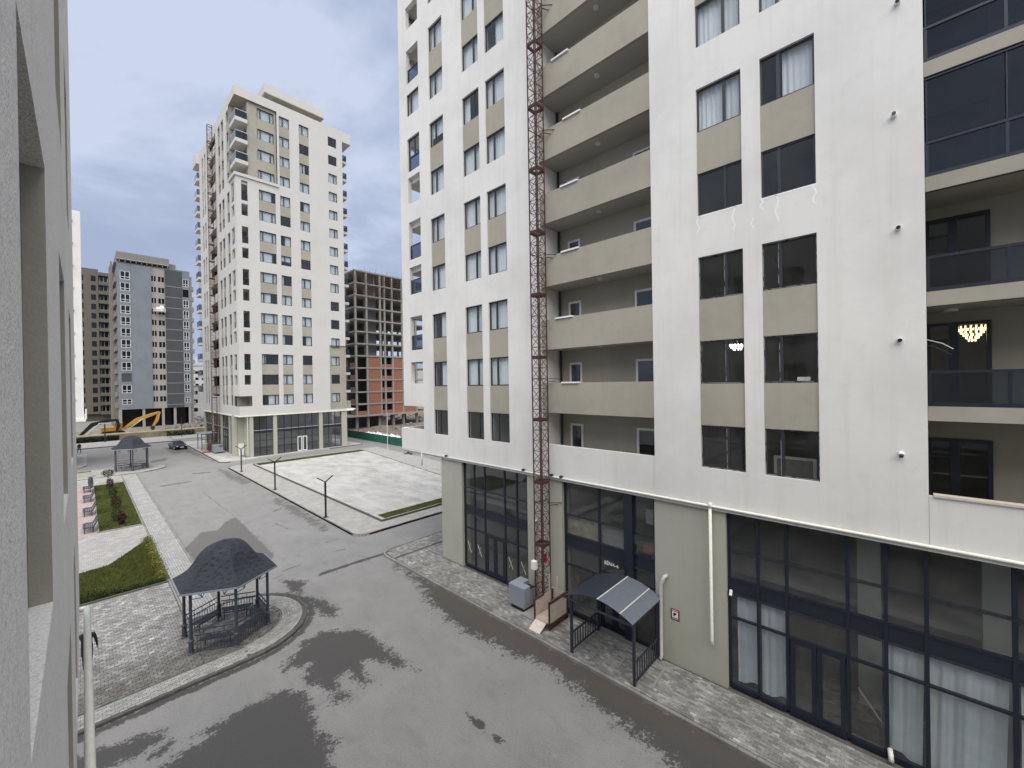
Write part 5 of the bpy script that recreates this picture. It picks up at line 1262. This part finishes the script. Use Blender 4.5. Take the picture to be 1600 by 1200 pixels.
sheet(8.14, 9.65, 'canopy_dark'); sheet(7.22, 8.10, 'canopy_sheet'); sheet(6.72, 7.18, 'canopy_sheet')
for y in (8.12, 7.2): obj('seam_strip', MB().bar((12.91, y, az(y) + .006), (15.27, y, az(y) + .006), .045, .014), 'pipe_grey', CN)
m = MB()
for x in (12.93, 15.2): m.bar((x, 6.72, 2.44), (x, 9.65, 2.44), .06)
for y in (6.75, 9.62): m.bar((12.93, y, 2.445), (15.2, y, 2.445), .06)
obj('roof_frame', m, 'canopy_dark', CN)
for y in (6.85, 9.52):
    m = MB(); m.bar((13.3, y, .92), (15.15, y, .92), .05); m.bar((13.3, y, .24), (15.15, y, .24), .05); r_ = obj('side_rail', m, 'canopy_dark', CN)
    for k in range(1, 10): obj('slat', MB().box(13.3 + k * .185 - .03, y - .01, .26, 13.3 + k * .185 + .03, y + .01, .90), 'canopy_dark', r_)
obj('step', MB().box(15.2, 7.05, .125, 15.46, 9.5, .2), 'kerb_stone', CN)

# ---- lamps
def y_lamp(label, x, y):
    l_ = thing('street_lamp', label, 'street lamp', (x, y, .14), 'Y-armed lamps along the plaza kerb')
    obj('base_plate', MB().box(x - .16, y - .16, .14, x + .16, y + .16, .18), 'steel_dark', l_); obj('pole', MB().box(x - .06, y - .06, .18, x + .06, y + .06, 3.05), 'black_paint', l_)
    for s_ in (-1, 1): obj('arm', MB().bar((x, y, 3.02), (x + s_ * .62, y, 3.45), .1, .07), 'black_paint', l_)
y_lamp('nearest of the three black Y-armed street lamps beside the plaza', 13.55, 34.1); y_lamp('middle of the three black Y-armed street lamps beside the plaza', 13.68, 47.3); y_lamp('farthest of the three black Y-armed street lamps, closest to the tower', 13.75, 60.7)
def t_lamp(label, x, y, h, mat='steel_dark', head=True):
    l_ = thing('lamp_post', label, 'lamp post', (x, y, 0)); obj('pole', MB().tube([(x, y, 0), (x, y, h)], .1 if head else .055, 8), mat, l_)
    if head: obj('lamp_head', MB().box(x - .9, y - .15, h, x + .9, y + .15, h + .18), 'lamp_glass', l_)
    else: obj('finial', MB().tube([(x, y, h), (x, y, h + .3)], [.08, .02], 8), mat, l_)
t_lamp('dark lamp post with pale T-shaped head in front of the excavators', 3.0, 117.3, 3.9); t_lamp('short dark lamp post by the rubble in front of the grey block', 15.0, 115.6, 4.2, head=False); t_lamp('thin pale pole beside the green fence', 33.8, 60.0, 6.0, 'pipe_grey', False)

# ---- benches
def bench(label, x, y):
    b = thing('bench', label, 'bench', (x, y, .12), 'dark benches on the pink paving')
    w2 = .85; pr = [(.0, .42), (.12, .45), (.24, .45), (.36, .44), (.48, .44), (.58, .50), (.64, .62), (.69, .76), (.73, .90)]
    for k, (dx, z) in enumerate(pr): obj('seat_slat' if k < 5 else 'back_slat', MB().box(x + dx - .05, y - w2, .12 + z - .018, x + dx + .05, y + w2, .12 + z + .018) if k < 5 else MB().box(x + dx - .02, y - w2, .12 + z - .06, x + dx + .02, y + w2, .12 + z + .06), 'gazebo_metal', b)
    for s_ in (-1, 1):
        m = MB(); yy = y + s_ * (w2 - .1); m.bar((x + .05, yy, .12), (x + .05, yy, .53), .06); m.bar((x + .5, yy, .12), (x + .5, yy, .54), .06); m.bar((x, yy, .53), (x + .52, yy, .53), .06); m.bar((x + .5, yy, .5), (x + .76, yy, 1.08), .06); obj('leg', m, 'gazebo_metal', b)
for i, (y, lab) in enumerate(((44.9, 'dark slatted bench nearest the camera on the pink paving'), (50.8, 'second dark bench from the near end of the pink paving'), (57.0, 'third dark bench from the near end of the pink paving'), (62.3, 'farthest dark bench on the pink paving by the small tree'))): bench(lab, -.1, y)
obj_b = thing('waste_bin', 'slim dark bin standing beyond the farthest bench', 'bin', (.45, 64.4, .12)); obj('body', MB().lathe((.45, 64.4, .12), [(.16, 0), (.2, .5), (.2, .95), (.12, 1.1)], 10), 'gazebo_metal', obj_b); obj('lid', MB().lathe((.45, 64.4, 1.22), [(.22, 0), (.2, .05), (.05, .14)], 10), 'gazebo_metal', obj_b)

pb = thing('planter_box', 'low olive planter box by the kerb at far left', 'planter', (0, 72.9, .12)); obj('box', MB().box(-1.6, 72.4, .12, .72, 73.3, .72), 'olive_render', pb); obj('soil', MB().box(-1.5, 72.5, .72, .62, 73.2, .74), 'soil_dark', pb)
ob = thing('orange_barrier_foot', 'small orange barrier base on the tower apron near the porch frame', 'barrier', (13.9, 83.5, .12)); obj('foot', MB().box(13.5, 83.2, .12, 14.3, 84.0, .3), 'terracotta', ob, bevel=.05); obj('stub', MB().tube([(13.9, 83.6, .3), (13.9, 83.6, 1.0)], .12, 8), 'card', ob)
# ---- car
def make_car():
    c = thing('parked_car', 'black sedan facing the camera on the far road', 'car', (0, 0, 0)); L_, W_ = 4.5, .88
    prof = [(-2.25, .38, .62, .80), (-2.15, .3, .74, .84), (-1.3, .26, .88, .87), (-.95, .25, .92, .88), (0, .25, .93, .88), (1.1, .25, .95, .88), (1.6, .26, .97, .87), (2.1, .3, .95, .83), (2.25, .42, .8, .78)]
    m = MB()
    for y, z0, z1, w_ in prof:
        m.v += [(-w_ * .92, y, z0), (-w_, y, z0 + .15), (-w_, y, z1 - .14), (-w_ * .86, y, z1), (w_ * .86, y, z1), (w_, y, z1 - .14), (w_, y, z0 + .15), (w_ * .92, y, z0)]
    for k in range(len(prof) - 1):
        for j in range(8): a = k * 8 + j; b = k * 8 + (j + 1) % 8; m.f.append((a, b, b + 8, a + 8))
    m.f += [tuple(range(8)), tuple(range((len(prof) - 1) * 8, len(prof) * 8))[::-1]]; body = obj('body', m, 'car_black', c, smooth=True)
    cb_ = MB(); st = [(-1.0, .9, .74), (-.25, 1.36, .60), (.75, 1.40, .60), (1.65, .95, .72)]
    for y, z, w_ in st: cb_.v += [(-w_ - .06 * (z < 1.1), y, z), (w_ + .06 * (z < 1.1), y, z)]
    cb_.f = [(0, 1, 3, 2), (2, 3, 5, 4), (4, 5, 7, 6)]; b0 = len(cb_.v); cb_.v += [(-.8, -.25, .92), (.8, -.25, .92), (-.8, .75, .92), (.8, .75, .92)]
    cb_.f += [(0, 2, b0), (2, 4, b0 + 2, b0), (4, 6, b0 + 2), (1, b0 + 1, 3), (3, b0 + 1, b0 + 3, 5), (5, b0 + 3, 7)]; obj('cabin', cb_, 'car_black', c)
    ws = MB(); ws.quad((-.70, -.97, .93), (.70, -.97, .93), (.55, -.29, 1.35), (-.55, -.29, 1.35)); obj('windscreen', ws, 'car_glass', c).location.z = .012
    for s_ in (-1, 1):
        sw = MB(); sw.v = [(s_ * .81, -.8, .95), (s_ * .64, -.2, 1.32), (s_ * .64, .72, 1.36), (s_ * .80, 1.4, .97)]; sw.f = [(0, 1, 2, 3)]; o = obj('side_window', sw, 'car_glass', c); o.location.x = s_ * .02
        obj('headlight', MB().box(s_ * .5, -2.24, .62, s_ * .78, -2.16, .74), 'headlight', c, bevel=.02); obj('mirror', MB().box(s_ * .88, -.75, .93, s_ * 1.02, -.65, 1.06), 'car_black', c, bevel=.02)
        for y in (-1.42, 1.35):
            w_ = MB(); w_.tube([(s_ * .70, y, .32), (s_ * .90, y, .32)], .32, 18); q = obj('wheel', w_, 'rubber', c); obj('rim', MB().tube([(s_ * .88, y, .32), (s_ * .91, y, .32)], .2, 14), 'pipe_grey', q)
    obj('number_plate', MB().box(-.26, -2.275, .42, .26, -2.255, .54), 'sign_white', c); obj('grille', MB().box(-.4, -2.272, .58, .4, -2.25, .70), 'rubber', c)
    return c
cr1 = make_car(); cr1.location = (11.6, 94.0, 0); cr1.rotation_euler.z = R(8)

# ---- excavators
def excavator(name, label, bx, y, mat, boom, arm, body=True):
    e_ = thing(name, label, 'excavator', (bx, y, 0), 'excavators')
    for s_ in (-1, 1):
        t_ = MB(); yy = y + s_ * 1.2; pts = [(-2.1, .45), (-1.8, .1), (1.8, .1), (2.1, .45), (1.8, .85), (-1.8, .85)]
        i = 0; t_.v = [(bx + a, yy - .3, z) for a, z in pts] + [(bx + a, yy + .3, z) for a, z in pts]; t_.f = [tuple(range(6))[::-1], tuple(range(6, 12))] + [(k, (k + 1) % 6, 6 + (k + 1) % 6, 6 + k) for k in range(6)]; obj('track', t_, 'rubber', e_)
    obj('body', MB().prism([(bx - 2.0, y - 1.3), (bx + 1.4, y - 1.3), (bx + 1.6, y + 1.3), (bx - 2.2, y + 1.3)], 1.0, 2.0), mat, e_, bevel=.12)
    cbn = obj('cab', MB().prism([(bx + .1, y - 1.3), (bx + 1.5, y - 1.3), (bx + 1.5, y - .2), (bx + .1, y - .2)], 2.0, 2.9) if body else MB().prism([(bx + .1, y - 1.3), (bx + .8, y - 1.3), (bx + .8, y - .2), (bx + .1, y - .2)], 2.0, 2.3), mat, e_, bevel=.06)
    def taper(nm, pts, ws):
        m = MB(); n = len(pts)
        for k, (x, z) in enumerate(pts):
            a = Vector(pts[min(k + 1, n - 1)]) - Vector(pts[max(k - 1, 0)]); a = Vector((-a.y, a.x)).normalized() * ws[k] / 2
            for yy in (y - .28, y + .28): m.v += [(x - a.x, yy, z - a.y), (x + a.x, yy, z + a.y)]
        for k in range(n - 1): q = k * 4; m.f += [(q, q + 1, q + 5, q + 4), (q + 2, q + 6, q + 7, q + 3), (q + 1, q + 3, q + 7, q + 5), (q, q + 4, q + 6, q + 2)]
        m.f += [(0, 2, 3, 1), ((n - 1) * 4, (n - 1) * 4 + 1, (n - 1) * 4 + 3, (n - 1) * 4 + 2)]; return obj(nm, m, mat, e_)
    taper('boom', boom, [.5, .85, .75, .45][:len(boom)]); taper('stick', arm, [.5, .65, .35][:len(arm)])
    bxn, bzn = arm[-1]; m = MB(); pts = [(0, .2), (.55, .25), (.75, -.4), (.35, -.85), (-.1, -.6)]
    m.v = [(bxn + a - .3, y - .5, bzn + z) for a, z in pts] + [(bxn + a - .3, y + .5, bzn + z) for a, z in pts]; m.f = [tuple(range(5))[::-1], tuple(range(5, 10))] + [(k, (k + 1) % 5, 5 + (k + 1) % 5, 5 + k) for k in range(5)]; obj('bucket', m, 'steel_dark', e_)
    p0, p1 = boom[0], boom[1]; obj('ram', MB().tube([(p0[0] + .8, y - .4, p0[1] - .1), ((p1[0] + boom[2][0]) / 2, y - .4, (p1[1] + boom[2][1]) / 2 - .2)], .09, 8), 'pipe_grey', e_)
excavator('excavator', 'yellow excavator with raised boom in front of the grey block', 4.9, 135, 'yellow_paint', [(6.6, 1.3), (9.0, 3.3), (11.4, 4.3), (12.9, 4.9)], [(13.2, 5.1), (12.7, 3.0), (11.9, 1.4)])
excavator('excavator', 'dark excavator arm bent over at far left behind the bank', -3.2, 133, 'black_paint', [(-.6, .5), (1.4, 2.9), (3.6, 3.5), (5.3, 3.7)], [(5.4, 3.9), (5.7, 2.4), (5.3, .9)], False)

# ---- bank, hedge, rubble, site
tag(obj('earth_bank', MB().prism([(-40, 122), (24, 122), (24, 126), (-40, 126)], 0, 1.2), 'mud_wall'), kind='structure')
site = MB(); nx, ny = 60, 60
gx = np.linspace(39.2, 130, nx); gy = np.linspace(40, 190, ny)
hz = lambda x, y: .06 + max(0, .5 * math.sin(x * .35) * math.cos(y * .23) + .6 * math.sin(x * .11 + 1) * math.sin(y * .15)) * min(1, max(0, (x - 41) / 8)) * (0.15 if 44 < x < 72 and 94 < y < 115 else 1.2)
for j in range(ny):
    for i in range(nx): site.v.append((float(gx[i]), float(gy[j]), hz(gx[i], gy[j]) + random.uniform(0, .12)))
for j in range(ny - 1):
    for i in range(nx - 1): site.f.append((j * nx + i, j * nx + i + 1, (j + 1) * nx + i + 1, (j + 1) * nx + i))
struct('building_site_ground', site, 'soil')
struct('building_site_ground', MB().box(-60, 126, 0, 39, 153, .05), 'soil')
def hed3():
    t = random.random(); return (-6 + t * 14 if t < .8 else 13 + (t - .8) * 25, 120.6 + random.gauss(0, .3), .1 + random.random() ** 1.2 * 1.0)
tag(foliage('hedge', 'leaf_dark', None, hed3, 5000, .08, .2), 'dark hedge growing against the earth bank by the far road', 'hedge', kind='stuff')
def rocks(name, label, boxes, n):
    m = MB()
    for _ in range(n):
        x0, x1, y0, y1, h_ = random.choice(boxes); x, y = random.uniform(x0, x1), random.uniform(y0, y1); s_ = random.uniform(.15, .6)
        a = random.random() * 6.28; pts = [(x + s_ * math.cos(a + k * 1.26) * random.uniform(.6, 1), y + s_ * math.sin(a + k * 1.26) * random.uniform(.6, 1)) for k in range(5)]; z = random.random() ** 2 * h_; m.prism(pts, z, z + s_ * random.uniform(.3, .9))
    tag(obj(name, m, 'raw_concrete'), label, 'rubble', kind='stuff')
rocks('rubble', 'grey rubble heaps lying in front of the far blocks', [(14, 24, 127, 140, 1.2), (60, 90, 88, 120, 2.0), (50, 70, 80, 92, .8), (22, 32, 150, 175, 1.5)], 900)
# green fence with white bags
fe = thing('green_site_fence', 'green mesh site fence along the edge of the building plot', 'fence', (38.4, 75, 0))
fy_ = list(np.arange(58, 96, 2.4))
for i, y in enumerate(fy_):
    obj('post', MB().tube([(38.4, y, 0), (38.4, y, 2.0 + .3 * (i % 3 == 0))], .035, 6), 'steel_dark', fe)
    if i < len(fy_) - 1:
        m = MB(); n = 6
        for k in range(n):
            a, b = y + (2.4) * k / n, y + 2.4 * (k + 1) / n; xa, xb = 38.36 + .05 * math.sin(k * 2 + i), 38.36 + .05 * math.sin((k + 1) * 2 + i)
            m.quad((xa, a, .05), (xb, b, .05), (xb, b, 1.5 + .05 * math.sin(k + i)), (xa, a, 1.5 + .05 * math.sin(k - 1 + i))); m.quad((xa + .02, a, .05), (xa + .02, a, 1.5), (xb + .02, b, 1.5), (xb + .02, b, .05))
        obj('net_panel', m, 'green_net', fe)
for i in range(7):
    y = 66.5 + i * 1.75; x = 39.3; bg_ = thing('white_sack', ('%s white sack in the row behind the green fence' % ['nearest', 'second', 'third', 'fourth', 'fifth', 'sixth', 'farthest'][i]), 'sack', (x, y, .1), 'white sacks behind the fence')
    m = MB(); m.lathe((x, y, .1), [(.6, 0), (.8, .3), (.82, .9), (.65, 1.3 + .1 * math.sin(i * 2)), (.3, 1.42 + .1 * math.sin(i * 2))], 9); m.v = [(a + random.uniform(-.06, .06), b + random.uniform(-.06, .06), c + random.uniform(-.05, .05)) for a, b, c in m.v]; obj('bag', m, 'bag_white', bg_, smooth=True)
    obj('neck', MB().lathe((x, y, 1.5 + .1 * math.sin(i * 2)), [(.3, 0), (.12, .08), (.2, .2)], 8), 'bag_white', bg_)
# spiky planter
ag = thing('agave_plant', 'dark spiky plant in a low pot by the plaza roadside', 'plant', (34.7, 55.4, 0)); obj('pot', MB().lathe((34.7, 55.4, 0), [(.5, 0), (.7, .18), (.6, .2)], 12), 'kerb_dark', ag)
m = MB()
for k in range(14):
    a = k * 2.4; r = .35 + .25 * (k % 3); m.tube([(34.7, 55.4, .15), (34.7 + r * .6 * math.cos(a), 55.4 + r * .6 * math.sin(a), .8), (34.7 + r * math.cos(a), 55.4 + r * math.sin(a), 1.5)], [.07, .06, .005], 5)
obj('leaf_spikes', m, 'leaf_dark', ag)
# hills on the horizon
hm = MB(); n = 60
for k in range(n + 1):
    t = k / n; x = -600 + 2600 * t; y = 1500 - 500 * t; h_ = 14 + 46 * max(0, math.sin(t * 3.1)) + 10 * math.sin(t * 23) + 5 * math.sin(t * 57); hm.v += [(x, y, -1), (x + 30, y + 60, max(4, h_ * .6)), (x + 80, y + 200, max(6, h_)), (x + 120, y + 420, -1)]
for k in range(n):
    for j in range(3): a = k * 4 + j; hm.f.append((a, a + 4, a + 5, a + 1))
struct('hills', hm, 'hill', smooth=True)

# ---- people
def person(label, loc, rz, walk=.0, armout=0.0):
    bm = bmesh.new(); sk = bm.verts.layers.skin.verify(); V_ = {}
    def vt(n, p, r):
        v_ = bm.verts.new(p); v_[sk].radius = (r, r * .85); V_[n] = v_; return v_
    def ch(*ns):
        for a, b in zip(ns, ns[1:]): bm.edges.new((V_[a], V_[b]))
    vt('pel', (0, 0, .96), .15); vt('wa', (0, 0, 1.12), .135); vt('ch', (0, -.01, 1.32), .165); vt('nb', (0, 0, 1.46), .075); vt('nk', (0, -.01, 1.53), .055); vt('hd', (0, -.02, 1.63), .095); vt('tp', (0, -.01, 1.72), .07)
    ch('pel', 'wa', 'ch', 'nb', 'nk', 'hd', 'tp')
    for s_, nm in ((-1, 'L'), (1, 'R')):
        f_ = walk * s_
        vt('hp' + nm, (s_ * .10, 0, .90), .105); vt('kn' + nm, (s_ * .105, -f_ * .5 - .02, .50), .065); vt('an' + nm, (s_ * .105, -f_ + (.06 if f_ < 0 else 0), .09), .045); vt('to' + nm, (s_ * .115, -f_ - .17, .04), .04); ch('pel', 'hp' + nm, 'kn' + nm, 'an' + nm, 'to' + nm)
        ao = armout if s_ > 0 else 0
        vt('sh' + nm, (s_ * .19, 0, 1.40), .07); vt('el' + nm, (s_ * (.25 + ao * .8), f_ * .35 + .03, 1.14 + ao * .2), .052); vt('wr' + nm, (s_ * (.26 + ao * 1.6), f_ * .6 - .03, .90 + ao * .35), .034); vt('pm' + nm, (s_ * (.26 + ao * 1.8), f_ * .65 - .05, .82 + ao * .3), .036); ch('ch', 'sh' + nm, 'el' + nm, 'wr' + nm, 'pm' + nm)
        for k in range(5):
            b = V_['pm' + nm].co; q = vt('f%d%s' % (k, nm), (b.x + (-.02 if k < 4 else -s_ * .01), b.y - .03 + k * .02 if k < 4 else b.y - .06, b.z - .085 + abs(k - 1.5) * .008 if k < 4 else b.z - .03), .009); bm.edges.new((V_['pm' + nm], q))
    V_['pel'][sk].use_root = True
    me_ = bpy.data.meshes.new('person'); bm.to_mesh(me_); bm.free(); tmp = bpy.data.objects.new('tmp', me_); col.objects.link(tmp); tmp.modifiers.new('s', 'SKIN'); sb = tmp.modifiers.new('d', 'SUBSURF'); sb.levels = 2
    dg = bpy.context.evaluated_depsgraph_get(); m2 = bpy.data.meshes.new_from_object(tmp.evaluated_get(dg)); bpy.data.objects.remove(tmp)
    m2.materials.clear(); [m2.materials.append(M[k]) for k in ('cloth_black', 'skin', 'cloth_dark', 'hair')]
    for p in m2.polygons:
        z = p.center.z; x = p.center.x; p.use_smooth = True
        p.material_index = 3 if (z > 1.66 or (z > 1.57 and p.center.y > .0)) else 1 if z > 1.5 else (1 if abs(x) > .2 and z < .86 + armout * .1 else (0 if z > .93 or abs(x) > .17 else 2))
    o = bpy.data.objects.new('person', m2); col.objects.link(o); o.location = loc; o.rotation_euler.z = rz; return tag(o, label, 'person')
person('person in black clothes walking on the far side street at left', (-.55, 101.0, .14), R(15), .3)
person('person in black beside the left wall, partly hidden by the white pipe', (-.02, 22.6, .12), R(170), .1, .22)
person('dark-clothed person standing on the site right of the grey block', (20.5, 128, .06), R(0), .05)
